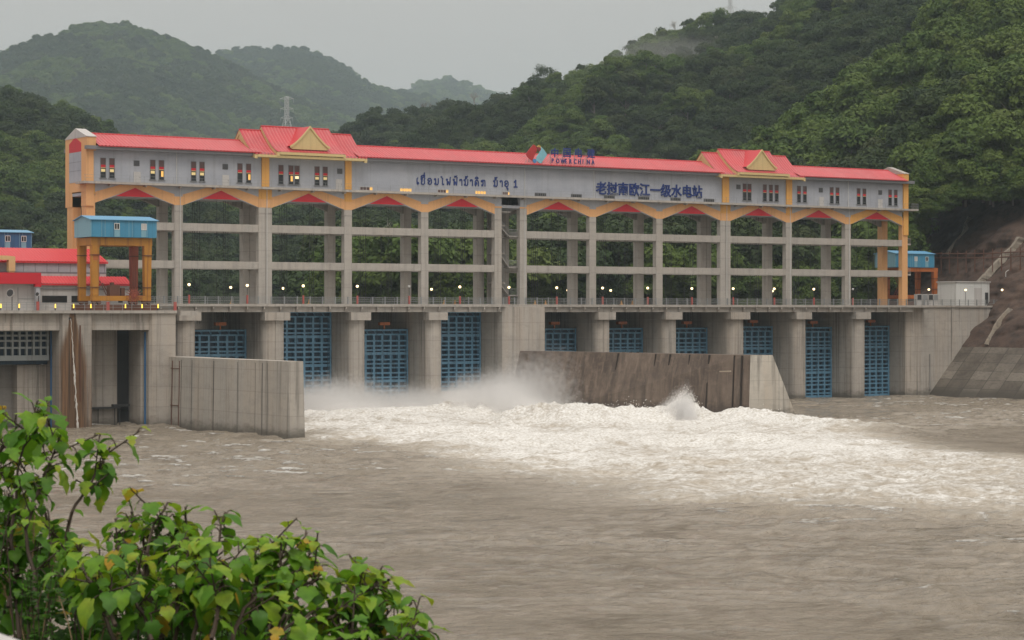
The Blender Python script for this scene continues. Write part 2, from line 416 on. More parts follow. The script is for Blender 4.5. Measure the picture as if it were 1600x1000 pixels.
GL = ['blue grid gate behind the pale guide wall, only its top showing','blue grid gate raised beside the end of the pale guide wall, its foot in spray',
      'closed blue grid gate with mist on its left side between two raised gates','raised blue grid gate next to the wide twin pier with spray under it',
      'top of blue gate above the brown wall right beside the twin pier','blue gate top above the brown wall, second from the twin pier',
      'blue gate top above the brown wall, third from the twin pier','blue gate top above the brown wall, last one before its pale end',
      'closed blue gate standing clear of the brown wall end, water at its foot','closed blue gate farthest along the dam beside the bank abutment']
for (i, j, zt, zb), lab in zip(GATES, GL):
    wl = 1.95 if i in (2, 9) else 1.55; wr = 1.95 if j in (2, 9) else 1.55
    xa = 82.9 if i == 6 else COLX[i]+wl; xb = 74.3 if j == 5 else (XA if j == 12 else COLX[j]-wr)
    g = thing('sluice_gate', lab, 'sluice gate', ((xa+xb)/2, GY, zb), 'blue gates between the piers')
    gate_parts(g, xa+.1, xb-.1, zb, zt)

# ================================================================ gate hoist building: columns, beams, gallery, roofs
hb = thing('hoist_building', 'long grey and orange gallery building with red roof on tall concrete columns', 'dam building', (86, 3, DECK))
BY1 = 8.4; ZS = 34.05; Z0 = 35.2; ZB = 37.05; ZW = 42.5
def hw(i): return 1.22 if i in (2, 9) else .72
for i, x in enumerate(COLX):
    end = i in (0, 12); m = M['orange'] if end else M['conc_l']
    for y0, y1 in ((0, 2.0 if i == 0 else 1.1), (5.9, 8.2 if i == 0 else 7.3)):
        b = MB()
        if i in (2, 9):
            b.box(x-1.22, x-.05, y0, y1, DECK+.003, Z0-.02); b.box(x+.05, x+1.22, y0+.03, y1, DECK+.003, Z0-.02); b.box(x-.05, x+.05, y0+.12, y1-.1, DECK+.003, Z0-.03)
        else: b.box(x-.72, x+.72, y0, y1, DECK+.003, Z0-.02)
        c = b.build('column', m, hb)
        if y0 == 0 and i in (1, 2, 6, 10, 11, 9):
            p = MB().tube([(x+.25, -.09, DECK+.05), (x+.25, -.09, ZB-.02)], .055, 6); p.build('downpipe', M['white'], c)
        if y0 == 0 and not end:      # darker patch of cast collar near the column head
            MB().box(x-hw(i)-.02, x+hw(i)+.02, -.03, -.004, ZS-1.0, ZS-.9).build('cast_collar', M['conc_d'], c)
for zb in (23.85, 29.95):
    for i in range(12):
        if i == 5: continue
        a, c = COLX[i]+hw(i)+.003, COLX[i+1]-hw(i+1)-.003
        b = MB().box(a, c, .08, 1.0, zb, zb+1.25)
        b.box((a+c)/2-.07, (a+c)/2+.07, .05, .09, zb+.62, zb+.76)
        b.build('tie_beam', M['conc_l'], hb)
        MB().box(a, c, 6.0, 7.0, zb, zb+1.25).build('tie_beam', M['conc_l'], hb)
    for i, x in enumerate(COLX):
        MB().box(x-.45, x+.45, 1.12 if i else 2.01, 5.88, zb+.05, zb+1.2).build('cross_beam', M['conc_l'], hb)
# gallery body
b = MB().box(-.74, 173.0, .12, BY1-.1, Z0+.01, Z0+.5)      # floor
b.box(-.74, 173.0, .12, .5, ZB, ZW+.4); b.box(-.74, 173.0, BY1-.4, BY1, Z0+.5, ZW+.4)
b.box(-.74, 173.0, .5, 8.0, ZW, ZW+.35)
b.build('gallery_wall', M['wallgrey'], hb)
# haunched edge beams with painted chevrons
for i in range(12):
    a, c = COLX[i]+hw(i), COLX[i+1]-hw(i+1)
    if i == 5: continue
    mid = (a+c)/2; t1 = mid-3.35; t2 = mid+3.35
    for y0, y1, nm in ((.05, .75, 'edge_beam'), (6.1, 6.9, 'back_edge_beam')):
        b = MB().prism_y([(a, ZS), (t1, Z0), (t2, Z0), (c, ZS), (c, ZB), (a, ZB)], y0, y1)
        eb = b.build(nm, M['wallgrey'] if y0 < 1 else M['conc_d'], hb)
        if y0 > 1: continue
        za = 36.62
        o1 = MB()
        zt = 36.1
        def zl(x): return ZS+(za-ZS)*(x-a)/(mid-a)
        o1.prism_y([(a, ZS+.02), (mid, za), (c, ZS+.02), (c, ZS+1.75), (mid+2.6, ZB-.03), (mid-2.6, ZB-.03), (a, ZS+1.75)], .02, .049)
        o1.build('orange_chevron', M['orange'] if i != 11 else M['yellow'], eb)
        MB().prism_y([(t1-.05, Z0-.01), (t2+.05, Z0-.01), (mid, za)], -.012, .019).build('red_triangle', M['red'], eb)
# column heads behind the fascia
for i, x in enumerate(COLX):
    h = hw(i)
    if i == 12: continue
    m_ = M['orange']
    if i: MB().box(x-h-.003, x+h+.003, -.012, .77, ZS+.004 if i not in (5,6) else Z0, ZS+1.4).build('column_head', m_, hb)
    MB().box(x-h-.002, x+h+.002, .03, .765, ZS+1.404, ZB-.01).build('column_head', M['wallgrey'] if i not in (0, 2, 3, 9, 10) else M['yellow'], hb)
# yellow pilasters under the raised roofs and at the right end
for x, ww in ((30.5, .66), (46.0, .60), (126.8, .78), (142.3, .70)):
    b = MB().box(x-ww, x+ww, -.14, .11, ZB+.45, ZW+.3); b.box(x-.04, x+.04, -.17, -.139, ZB+.45, ZW+.3)
    b.box(x-ww, x+ww, -.03, .1, ZS+1.4, ZB-.02)
    b.build('pilaster', M['yellow'], hb)
b = MB().box(171.8, 173.06, -.2, .11, DECK+14, ZW+.3); b.build('pilaster', M['yellow'], hb)
b = MB().box(-.85, .4, -.25, .11, ZS-.5, ZW+.3); b.build('pilaster', M['orange'], hb)
# walkway slab with thin rail
b = MB().box(-1.6, 174.9, -1.15, .115, ZB, ZB+.36)
b.box(-1.6, -.76, .12, 2.4, ZB, ZB+.36); b.box(173.05, 174.9, .12, 5, ZB, ZB+.36)
for x in np.arange(3, 172, 6.0): b.box(x-.12, x+.12, -.95, .02, ZB-.28, ZB-.003)
wk = b.build('walkway_slab', M['conc_l'], hb)
b = MB()
for z in (ZB+.85, ZB+1.35): b.box(-1.5, 174.8, -1.1, -1.075, z, z+.025)
for x in np.arange(-1.4, 174.8, 2.5): b.box(x, x+.03, -1.1, -1.07, ZB+.36, ZB+1.36)
b.build('walkway_rail', M['steel'], wk)
b = MB()
for x in np.arange(173.1, 174.9, .25): b.box(x, x+.04, -1.12, -1.08, ZB+.36, ZB+1.4)
b.box(173.1, 174.88, -1.12, -1.08, ZB+1.4, ZB+1.45); b.build('walkway_rail', M['steel'], wk)
# eave band
b = MB().box(-1.1, 173.9, -1.12, -.16, 42.46, 43.02); b.box(-.7, 173.0, -.16, .12, ZW+.3, 43.0); b.box(-.7, 173.0, 8.0, 9.6, 42.46, 43.02)
b.build('eave_gutter', M['trimgrey'], hb)

# corrugated roofs
def roof_sheet(x0, x1, prof, pitch=.62, amp=.075, th=.07):
    """prof: list of (y, z) from eave to ridge; ribs run down the slope"""
    n = int((x1-x0)/pitch*4); xs = np.linspace(x0, x1, n+1); b = MB(); vs = []; fs = []
    ph = (xs-x0)/pitch*2*np.pi; h = amp*np.maximum(np.cos(ph), -.35)
    m = len(prof)
    for k, x in enumerate(xs):
        for (y, z) in prof: vs.append((x, y, z+h[k]))
    for k in range(n):
        for j in range(m-1): fs.append((k*m+j, (k+1)*m+j, (k+1)*m+j+1, k*m+j+1))
    b.add(vs, fs)
    return b
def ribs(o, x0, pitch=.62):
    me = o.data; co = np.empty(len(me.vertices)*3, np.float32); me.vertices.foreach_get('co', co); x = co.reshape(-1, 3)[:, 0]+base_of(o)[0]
    at = me.attributes.new('rib', 'FLOAT', 'POINT'); at.data.foreach_set('value', np.clip(np.cos((x-x0)/pitch*2*np.pi), 0, 1).astype(np.float32)); return o  # crest mask for the painted rib highlight
RY, RZ = 4.2, 45.32
def flat_prof(): return [(-1.35, 43.06), (1.4, 44.16), (RY, RZ)]
def mirror(p): return [(2*RY-y, z) for y, z in p]
rf = None
for (x0, x1) in ((.75, 29.2), (47.2, 125.6), (143.8, 172.0)):
    b = roof_sheet(x0, x1, flat_prof()); b2 = roof_sheet(x0, x1, mirror(flat_prof())); b.add(b2.v, b2.f)
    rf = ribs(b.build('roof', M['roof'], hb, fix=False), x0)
    MB().tube([(x0, RY, RZ+.02), (x1, RY, RZ+.02)], .13, 8).build('ridge_cap', M['redfresh'], rf)
    MB().box(x0, x1, -1.36, -1.3, 42.92, 43.02).build('eave_edge', M['redfresh'], rf)
def curved(ye, ze, zr, p=1.42, n=9):
    return [(ye+(RY-ye)*t, ze+(zr-ze)*(t**p)) for t in [i/n for i in range(n+1)]]
def pavilion(x0, x1, X0, X1, gx):
    # lower tier
    pr = curved(-1.75, 42.72, 47.12, 1.35)
    rr = roof_sheet(x0-.06, x1+.08, pr); b2 = roof_sheet(x0-.06, x1+.08, mirror(pr)); rr.add(b2.v, b2.f)
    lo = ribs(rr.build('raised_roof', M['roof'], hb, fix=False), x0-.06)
    b = MB()
    for xe in ((x0-.02, x0+.5), (x1-.5, x1+.02)):        # barge boards with solid gable ends
        po = pr+mirror(pr)[::-1][1:]
        top = [(y, z-.09) for y, z in po]; bot = [(y, z-.72) for y, z in po[::-1]]
        b.prism_x(top+bot, *xe)
        xi = (xe[0]+.12, xe[1]-.12)
        b.prism_x([(y, z-.5) for y, z in po[1:-1]]+[(8.4, 42.9), (0, 42.9)], *xi)
    b.box(x0+.5, x1-.5, -1.86, -1.5, 42.28, 42.69); b.box(x0+.5, x1-.5, 9.9, 10.26, 42.28, 42.69)
    b.box(x0+.1, x1-.1, -1.5, .1, 42.3, 42.4)
    b.build('barge_board', M['tan'], lo)
    MB().tube([(x0, RY, 47.15), (x1, RY, 47.15)], .12, 8).build('ridge_cap', M['redfresh'], lo)
    # upper tier
    pr = curved(-1.95, 43.25, 47.86, 1.38)
    rr = roof_sheet(X0-.06, X1+.08, pr); b2 = roof_sheet(X0-.06, X1+.08, mirror(pr)); rr.add(b2.v, b2.f)
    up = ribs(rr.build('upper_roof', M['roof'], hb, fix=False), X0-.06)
    b = MB()
    for xe in ((X0-.02, X0+.45), (X1-.45, X1+.02)):
        po = pr+mirror(pr)[::-1][1:]
        b.prism_x([(y, z-.09) for y, z in po]+[(y, z-.72) for y, z in po[::-1]], *xe)
    b.box(X0+.45, X1-.45, -2.06, -1.7, 42.78, 43.22); b.box(X0+.45, X1-.45, 10.1, 10.46, 42.78, 43.22)
    b.build('barge_board', M['tan'], up)
    MB().tube([(X0, RY, 47.9), (X1, RY, 47.9)], .12, 8).build('ridge_cap', M['redfresh'], up)
    # gable dormer facing the river
    gl, gr, zt, ze = gx-3.75, gx+3.65, 47.75, 44.35
    def side(s, n=7): return [(gx+s*(3.7)*(1-t), ze+(zt-ze)*(t**1.3)) for t in [i/n for i in range(n+1)]]
    L, Rr = side(-1), side(1)
    yf = -1.05
    b = MB(); vs = []; fs = []
    for s_ in (L, Rr):
        n0 = len(vs)
        for x, z in s_: vs += [(x, yf+.1, z), (x, RY, z)]
        for k in range(len(s_)-1): fs.append((n0+2*k, n0+2*k+1, n0+2*k+3, n0+2*k+2))
    b.add(vs, fs); dr = b.build('gable_roof', M['redfresh'], hb, fix=False)
    b = MB().prism_y([(x*.96+gx*.04, z-.22) for x, z in L]+[(x*.96+gx*.04, z-.22) for x, z in Rr[::-1][1:]]+[(gr-.45, 43.85), (gl+.45, 43.85)], yf+.05, yf+.3)
    b.build('gable_panel', M['tan'], dr)
    b = MB()
    for s_ in (L, Rr):
        for k in range(len(s_)-1):
            (xa, za), (xb, zb) = s_[k], s_[k+1]
            b.prism_y([(xa, za-.30), (xb, zb-.34), (xb, zb+.08), (xa, za+.08)], yf-.12, yf+.049)
    b.build('gable_board', M['tan'], dr)
pavilion(27.75, 48.7, 31.75, 44.5, 38.25)
pavilion(124.3, 144.95, 128.2, 140.9, 134.75)
# end gables: thick parapets, left end wall with grey panel and red pediment
def end_gable(x0, x1, left):
    b = MB().prism_x([(-.3, 42.3), (-.3, 44.5), (RY+.1, 45.95), (8.75, 44.5), (8.75, 42.3)], x0, x1)
    g = b.build('gable_parapet', M['orange'] if left else M['yellow'], hb)
    c = MB()
    c.add([(x0-.06,-.4,44.53),(x1+.06,-.4,44.53),(x1+.06,RY+.1,46.02),(x0-.06,RY+.1,46.02),(x1+.06,8.85,44.53),(x0-.06,8.85,44.53),
           (x0-.06,-.4,44.42),(x1+.06,-.4,44.42),(x1+.06,8.85,44.42),(x0-.06,8.85,44.42)], [(0,1,2,3),(3,2,4,5),(0,6,7,1),(5,4,8,9),(0,3,5,9,6),(1,7,8,4,2)])
    c.build('parapet_coping', M['offwhite'] if left else M['conc_l'], g)
    return g
end_gable(-.82, .78, True); end_gable(171.7, 173.05, False)
b = MB().box(-.82, -.70, 0.1, 8.75, ZB-1.2, 42.29)
b.box(-.80, .7, .1, 2.0, ZS-.5, ZB+.0); b.box(-.80, .7, 5.9, 8.75, ZS-.5, ZB)
ew = b.build('end_wall', M['orange'], hb)
b = MB().box(-.86, -.821, 1.9, 7.0, 37.4, 42.2)
b.build('end_panel', M['wallgrey'], ew)
MB().prism_x([(1.9, 42.22), (7.0, 42.22), (7.0, 43.6), (4.45, 44.6), (1.9, 43.6)], -.87, -.822).build('red_pediment', M['red'], ew)
b = MB()
for z in (39.2, 40.6): b.box(-.875, -.861, 1.9, 7.0, z, z+.06)
b.build('panel_joint', M['trimgrey'], ew)
# landings on the right end
for z in (23.9, 30.0):
    l_ = MB().box(173.03, 175.0, 1.2, 5.5, z+.25, z+.55)
    for x in np.arange(173.1, 175, .3): l_.box(x, x+.04, 1.2, 1.24, z+.55, z+1.6)
    l_.box(173.03, 175, 1.2, 1.25, z+1.6, z+1.66); l_.build('end_landing', M['conc_l'], hb)

# windows, vents, doors, louvres
def panel_parts(px, kind, lit=0, wpx=7.6):
    X = XY_(px, 0); yf = .115
    if kind == 'slim':
        w_ = .40
        f = MB()
        f.box(X-w_-.08, X-w_, yf-.07, yf, 38.05, 41.15); f.box(X+w_, X+w_+.08, yf-.07, yf, 38.05, 41.15)
        f.box(X-w_-.08, X+w_+.08, yf-.07, yf, 41.15, 41.22); f.box(X-w_-.22, X+w_+.22, yf-.14, yf, 37.93, 38.05)
        wn = f.build('window', M['trimgrey'], hb)
        MB().box(X-w_, X+w_, yf-.02, yf+.03, 40.12, 41.15).build('upper_pane', M['curtain'], wn)
        MB().box(X-w_, X+w_, yf-.06, yf+.03, 39.72, 40.11).build('red_band', M['red'], wn)
        MB().box(X-w_, X+w_, yf-.065, yf+.03, 39.62, 39.715).build('sill_band', M['tan'], wn)
        MB().box(X-w_, X+w_, yf-.02, yf+.03, 38.05, 39.615).build('lower_pane', M['glass'], wn)
        if lit > 0:
            MB().box(X-w_+.06 if lit != 2 else X-.05, X+w_-.06, yf-.035, yf-.021, 38.55 if lit == 2 else 39.0, 39.45).build('lit_pane', M['litpale'] if lit == 3 else M['litwin'] if lit == 2 else M['litdim'], wn)
    elif kind == 'vent':
        b = MB().box(X-.5, X+.5, yf-.05, yf, 40.1, 41.0); v = b.build('vent', M['trimgrey'], hb)
        b = MB()
        for k in range(6): b.box(X-.46, X+.46, yf-.09, yf-.051, 40.16+k*.14, 40.22+k*.14)
        b.build('louvre', M['dark'], v)
    elif kind == 'door':
        b = MB().box(X-.6, X+.6, yf-.06, yf, 37.43, 39.2); d = b.build('door', M['offwhite'], hb)
        MB().box(X+.4, X+.46, yf-.1, yf-.061, 38.2, 38.35).build('handle', M['dark'], d)
for px, lit in ((161.5,1),(175.2,1),(239,1),(252.6,2),(302.8,1),(316,1),(375.3,0),(388.7,2),(439.3,0),(455,2),(464.4,3),(495.8,1),(508.6,1)):
    panel_parts(px, 'slim', lit)
for px in (1164,1171.4,1195.4,1205,1214,1248.8,1258,1300,1309,1342,1351,1391.2,1400): panel_parts(px, 'slim', 0)
for px in (213.8, 352.3, 531.3, 1154.3, 1283, 1375.8): panel_parts(px, 'vent')
for px in (214.8, 353, 530, 1284, 1376): panel_parts(px, 'door')
for (a, c, lit) in ((562.5,583,1),(625,644,4),(684,701.5,2),(742.5,760,4),(785,797,1),(836,854,0),(892.5,909.5,0),(944,961,0),(997.5,1015,0),(1048,1064,0),(1100,1116.5,0)):
    xa, xb = XY_(a, 0), XY_(c, 0); yf = .115
    f = MB().box(xa, xb, yf-.06, yf, 37.46, 37.54); f.box(xa, xb, yf-.06, yf, 38.04, 38.12); f.box(xa, xa+.1, yf-.06, yf, 37.54, 38.04); f.box(xb-.1, xb, yf-.06, yf, 37.54, 38.04)
    n = 4 if lit else 6
    for k in range(1, n): f.box(xa+(xb-xa)*k/n-.04, xa+(xb-xa)*k/n+.04, yf-.05, yf, 37.54, 38.04)
    wn = f.build('strip_window', M['offwhite'] if lit else M['trimgrey'], hb)
    for k in range(n):
        on = lit == 4 or (lit in (1, 2) and k == n-1)
        MB().box(xa+(xb-xa)*k/n+.045, xa+(xb-xa)*(k+1)/n-.045, yf-.03, yf+.02, 37.545, 38.035).build('pane', M['litwin'] if on else (M['curtain'] if lit else M['dark']), wn)
# expansion joints / downpipes on the wall
for px in (276, 820, 928, 1325.5):
    X = XY_(px, 0); MB().tube([(X, .02, ZB+.4), (X, .02, ZW+.2)], .06, 6).build('downpipe', M['white'], hb)

# stair tower in the gap
b = MB()
for k, (z, side) in enumerate(((19.3, 1), (24.3, 1), (29.8, 1), (34.1, -1))):
    xa, xb = (78.6, 80.5) if side > 0 else (76.8, 79.0)
    b.box(xa, xb, .5, 2.4, z+.3, z+.55)
for k, z in enumerate((19.3, 24.3, 29.8)):
    z2 = (24.3, 29.8, 34.1)[k]; zm = (z+z2)/2
    for (xa, za, xb, zb, y) in ((79, z+.5, 76.9, zm+.3, 1.0), (76.9, zm+.3, 79, z2+.5, 3.2)):
        b.hexa([(xa,y,za-.3),(xb,y,zb-.3),(xb,y+1.2,zb-.3),(xa,y+1.2,za-.3)], [(xa,y,za),(xb,y,zb),(xb,y+1.2,zb),(xa,y+1.2,za)])
    b.box(76.75, 78, .9, 4.6, zm+.02, zm+.28)
b.box(76.73, 80.57, 4.7, 5.0, DECK+.01, Z0-.05)
st = b.build('stair_tower', M['conc_d'], hb)
b = MB()
for (z, side) in ((19.3, 1), (24.3, 1), (29.8, 1), (34.1, -1)):
    xa, xb = (78.6, 80.5) if side > 0 else (76.8, 79.0)
    for x in np.arange(xa, xb+.01, .24): b.box(x, x+.035, .5, .54, z+.55, z+1.6)
    b.box(xa, xb, .49, .55, z+1.6, z+1.66)
for k, z in enumerate((19.3, 24.3, 29.8)):
    z2 = (24.3, 29.8, 34.1)[k]; zm = (z+z2)/2
    b.tube([(79, 1.0, z+1.55), (76.9, 1.0, zm+1.35)], .04, 5); b.tube([(76.9, 3.2, zm+1.35), (79, 3.2, z2+1.55)], .04, 5)
    for t in np.linspace(.1, .9, 6): b.tube([(79-2.1*t, 1.0, z+.5+(zm-z-.2)*t), (79-2.1*t, 1.0, z+1.55+(zm-z-.2)*t)], .02, 4)
b.build('stair_rail', M['steel'], st)

# ---------------------------------------------------------------- writing
def text_obj(name, body, size, x, z, y, mat, parent, depth=.12, bold=.0, shear=0, xs=1.0, spacing=1.0):
    c = bpy.data.curves.new(name, 'FONT'); c.body = body; c.size = size; c.extrude = depth/2; c.offset = bold; c.space_character = spacing; c.resolution_u = 4
    t = bpy.data.objects.new(name, c); COL.objects.link(t); bpy.context.view_layer.update()
    me = bpy.data.meshes.new_from_object(t.evaluated_get(bpy.context.evaluated_depsgraph_get())); bpy.data.objects.remove(t); bpy.data.curves.remove(c)
    b = base_of(parent) if parent else Vector()
    x0 = min(v.co.x for v in me.vertices)
    for v in me.vertices:
        lx, lz, ly = v.co.x-x0, v.co.y, v.co.z
        v.co = (x+lx*xs-b.x, y-ly-b.y, z+lz-b.z)
    me.materials.clear(); me.materials.append(mat); me.name = name
    o = bpy.data.objects.new(name, me); COL.objects.link(o); o.parent = parent; return o
text_obj('chinese_lettering', '老挝南欧江一级水电站', 2.46, 97.0, 38.42, .02, M['letter'], hb, .16, .048, 0, .99)
def arc(cx, cy, r, a0, a1, n=10, ry=None):
    return [(cx+r*math.cos(R(a0+(a1-a0)*i/n)), cy+(ry or r)*math.sin(R(a0+(a1-a0)*i/n))) for i in range(n+1)]
G = {
 'e': [arc(.30,.14,.13,90,-200,9)[::-1]+[(.14,.3),(.14,.72),(.18,.9),(.28,.98)]],
 'kh': [arc(.2,.84,.12,-60,290,9)+[(.22,.72),(.14,.6),(.30,.52),(.14,.40)]+arc(.28,.16,.15,140,270,5)+[(.55,.01),(.72,.12),(.74,.4),(.66,.62),(.78,.98)]],
 'o': [[(.40,.42),(.22,.38)]+arc(.25,.26,.13,90,250,5)+[(.45,.02),(.66,.10),(.76,.35),(.74,.75),(.55,.97),(.25,.97),(.10,.8),(.12,.62),(.30,.55),(.5,.6)]],
 'n': [arc(.14,.86,.10,-90,240,8)+[(.26,.80),(.27,.2)]+arc(.22,.14,.11,40,320,8)+[(.36,.06),(.58,.02),(.72,.16),(.76,.5),(.76,.98)]],
 'ai': [[(.02,1.26),(.16,1.32),(.20,1.12),(.36,1.0),(.32,.7),(.30,.2),(.36,.04),(.5,.03),(.54,.14)]],
 'f': [arc(.15,.86,.10,-60,240,8)+[(.22,.7),(.22,.03),(.45,.55),(.66,.03),(.74,.4),(.74,.98),(.80,1.26)]],
 'a': [arc(.12,.84,.11,20,250,7)[::-1]+[(.1,.97),(.34,.97),(.42,.8),(.42,.0)]],
 't': [[(.42,.52),(.28,.46),(.24,.3),(.36,.22),(.46,.34),(.40,.55),(.16,.5)]+arc(.42,.62,.30,180,20,8)+[(.76,.5),(.76,.0)], [(.12,.5),(.08,.2),(.2,.0)]],
 'k': [arc(.12,.78,.10,-60,240,7)+[(.2,.9),(.32,.98),(.40,.86),(.38,.3),(.14,.22),(.14,.05),(.3,.03),(.38,.2)], [(.40,.86),(.58,.98),(.74,.86),(.76,.0)]],
 'm_ue': [[(.06,1.12),(.14,1.32),(.4,1.42),(.66,1.32),(.74,1.12),(.06,1.12)], [(.74,1.12),(.74,1.46)], [(.55,1.34),(.55,1.48)]],
 'm_ek': [[(.68,1.58),(.68,1.84)]],
 'm_tho': [[(.30,1.34),(.44,1.32),(.44,1.48),(.34,1.46),(.34,1.30),(.56,1.34),(.72,1.52)]],
 'm_am': [arc(.42,1.16,.10,0,360,8)],
 'm_oh': [[(.14,1.22),(.20,1.38),(.42,1.44),(.62,1.34),(.66,1.18),(.40,1.14),(.14,1.22)]],
 'm_uu': [[(.52,-.10),(.52,-.26),(.70,-.26),(.72,-.42)], arc(.66,-.42,.07,0,360,6)],
 '1': [[(.12,.80),(.40,1.12),(.40,.02)], [(.10,.02),(.70,.02)]],
}
b = MB()
LAO = [(95,'e'),(156,'kh m_ue m_ek'),(250,'o'),(345,'n'),(436,'ai'),(510,'f'),(605,'f m_tho'),(698,'a'),(756,'n m_tho m_am'),(845,'a'),(905,'t m_oh'),(995,'k'),(1166,'n m_tho m_am'),(1260,'a'),(1318,'o m_uu'),(1448,'1')]
for zx, gs in LAO:
    X = XY_(640+zx/8.889, 0); s_ = 1.08; zz = 38.86+(zx/1500)*.10
    for gname in gs.split():
        for st_ in G[gname]:
            for (u0, v0), (u1, v1) in zip(st_[:-1], st_[1:]):
                d = math.hypot(u1-u0, v1-v0) or 1; hwid = .078 if gname != '1' else .10
                ex, ez = (u1-u0)/d*hwid*.7, (v1-v0)/d*hwid*.7; nx, nz_ = -(v1-v0)/d*hwid, (u1-u0)/d*hwid
                pts = [(u0-ex+nx, v0-ez+nz_), (u0-ex-nx, v0-ez-nz_), (u1+ex-nx, v1+ez-nz_), (u1+ex+nx, v1+ez+nz_)]
                b.prism_y([(X+u*s_, zz+v*s_) for u, v in pts], .0+.002*random.random(), .1)
b.build('lao_lettering', M['letter'], hb)

# rooftop sign on struts
sg = thing('rooftop_sign', 'rooftop sign with red and pale blue emblem and dark blue letters on struts', 'sign', (87, -.9, 43.05))
SY = -.85
def sp_(zx, zy): X, Z, _ = onY(810+zx/12.3, 220+zy/12.3, SY); return (X, Z)
def poly(name, pts, mat, y=SY, d=.16): MB().prism_y([sp_(*p) for p in pts], y, y+d).build(name, mat, sg)
poly('red_diamond', [(290,72),(330,95),(362,140),(352,200),(318,268),(296,330),(268,385),(215,345),(172,298),(148,255),(180,205),(235,135)], M['logored'])
poly('blue_diamond', [(438,112),(470,150),(515,205),(556,262),(520,320),(470,385),(430,447),(385,410),(340,368),(358,300),(405,235),(425,170)], M['logoblue'], SY+.004)
poly('ribbon', [(340,118),(400,122),(432,150),(425,180),(395,205),(372,170)], M['logodark'], SY-.1, .1)
poly('yellow_tip', [(396,76),(436,108),(432,140),(400,121),(358,112)], M['logoyel'], SY+.02)
poly('small_blue_tip', [(320,346),(346,372),(352,392),(318,442),(276,392),(280,352)], M['logomid'], SY-.05)
for ch, za, zb in (('中',630,770),('国',862,1005),('电',1090,1225),('建',1315,1452)):
    (xa, _), (xb, zlo) = sp_(za, 0), sp_(zb, 320 if ch != '建' else 336); w_ = xb-xa
    text_obj('sign_character', ch, w_*1.12, xa-.05, zlo+.15, SY-.12, M['letter'], sg, .14, .022*w_)
xa, zlo = sp_(630, 415); xb, _ = sp_(1455, 440)
for k, ch in enumerate('POWERCHINA'):
    X, Z = sp_(632+k*(1455-690)/9.0, 412+k*3.0)
    text_obj('sign_letter', ch, 1.08, X, Z-.1, SY-.12, M['letter'], sg, .12, .03, 0, .82)
b = MB()
for zx in (215, 465, 625, 755, 862, 1000, 1090, 1212, 1315, 1440):
    X, _ = sp_(zx, 0); b.box(X-.05, X+.05, SY+.17, SY+.26, 43.05, 45.6 if zx > 500 else 44.9)
    b.tube([(X, SY+.25, 45.3 if zx > 500 else 44.6), (X+.1, SY+2.4, 44.55)], .035, 4)
for zx, zy in ((170, 330), (610, 270), (840, 270), (1290, 300)):
    X, Z = sp_(zx, zy); X2, Z2 = sp_(zx-65, zy+140); b.tube([(X, SY+.1, Z), (X2, SY-.3, Z2)], .04, 4)
for z in (44.3, 45.3): b.box(sp_(625,0)[0], sp_(1452,0)[0], SY+.19, SY+.24, z, z+.06)
b.build('strut_frame', M['steel'], sg)
# ================================================================ railings and lamps on the deck
rl = thing('deck_railing', 'thin grey steel railing with some red posts along the dam road edge', 'railing', (86, -4.3, DECK))
b = MB()
for z in (1.12, .78, .45, .15): b.box(2.3, 175.2, -4.33, -4.29, DECK+z-.025, DECK+z+.02)
b.build('rail', M['steel'], rl)
b = MB(); x = 2.4
while x < 175.2: b.box(x, x+.018, -4.32, -4.30, DECK+.15, DECK+1.1); x += .2
b.build('infill_bars', M['steel'], rl)
LAMPX = [XY_(px, -4.3) for px in (295.4,386.3,473.8,558.3,639.3,718.5,795.2,869.9,941.6,1012,1081,1145.6,1209.8,1271.6,1332.5)]
x = 3.5
pm = None
while x < 175:
    if min(abs(x-l) for l in LAMPX) > .9:
        if pm is None: pm = MB().box(x-.07, x+.07, -4.42, -4.2, DECK, DECK+1.22).build('post', M['steel'], rl); px0 = x
        else:
            o = pm.copy(); COL.objects.link(o); o.location.x = x-px0
    x += 2.36
br = thing('deck_railing', 'thin grey steel railing along the far edge of the dam road', 'railing', (86, 9.8, DECK))
b = MB()
for z in (1.12, .6): b.box(2.3, 175.2, 9.78, 9.82, DECK+z-.025, DECK+z+.02)
for x in np.arange(3, 175, 2.4): b.box(x-.04, x+.04, 9.76, 9.84, DECK, DECK+1.12)
b.build('rail', M['steel'], br)
for X in LAMPX:      # thick red-and-white posts carrying the front lamps belong to the railing
    MB().box(X-.13, X+.13, -4.43, -4.18, DECK, DECK+1.40).build('red_post', M['postred'], rl)
def lamp(x, y, z0, h, label, on=True, grp='globe lamps along the dam road'):
    t = thing('lamp_post', label, 'lamp', (x, y, z0), grp)
    MB().cyl(x, y, z0, z0+h, .045, 6).build('pole', M['dark'], t)
    MB().ball((x, y, z0+h+.2), .23, 10, 7).build('globe', M['lamp'] if on else M['lampoff'], t)
    MB().cyl(x, y, z0+h+.39, z0+h+.48, .16, 8, .06).build('cap', M['dark'], t)
hts = [444.6,445.9,446.6,447.3,447.5,448.2,449,449.6,450,450,450.8,451,451.2,451.8,452]
for k, X in enumerate(LAMPX):
    px = (295.4,386.3,473.8,558.3,639.3,718.5,795.2,869.9,941.6,1012,1081,1145.6,1209.8,1271.6,1332.5)[k]
    z = onY(px, hts[k], -4.3)[1]-.2
    off = k in (4, 14)
    lamp(X, -4.3, DECK+1.46, z-DECK-1.46, ('unlit' if off else 'lit')+' globe lamp on the front railing of the dam, %s from the left' % ORD[k], not off)
for k, (px, py) in enumerate(((360.5,449),(442.4,450.5),(674.2,452),(887,453.5),(954.2,453.8),(1207,454.8))):
    X, z, _ = onY(px, py, 9.8); lamp(X, 9.8, DECK, z-DECK-.2, 'lit globe lamp on the far railing behind the columns, %s from the left' % ORD[k])
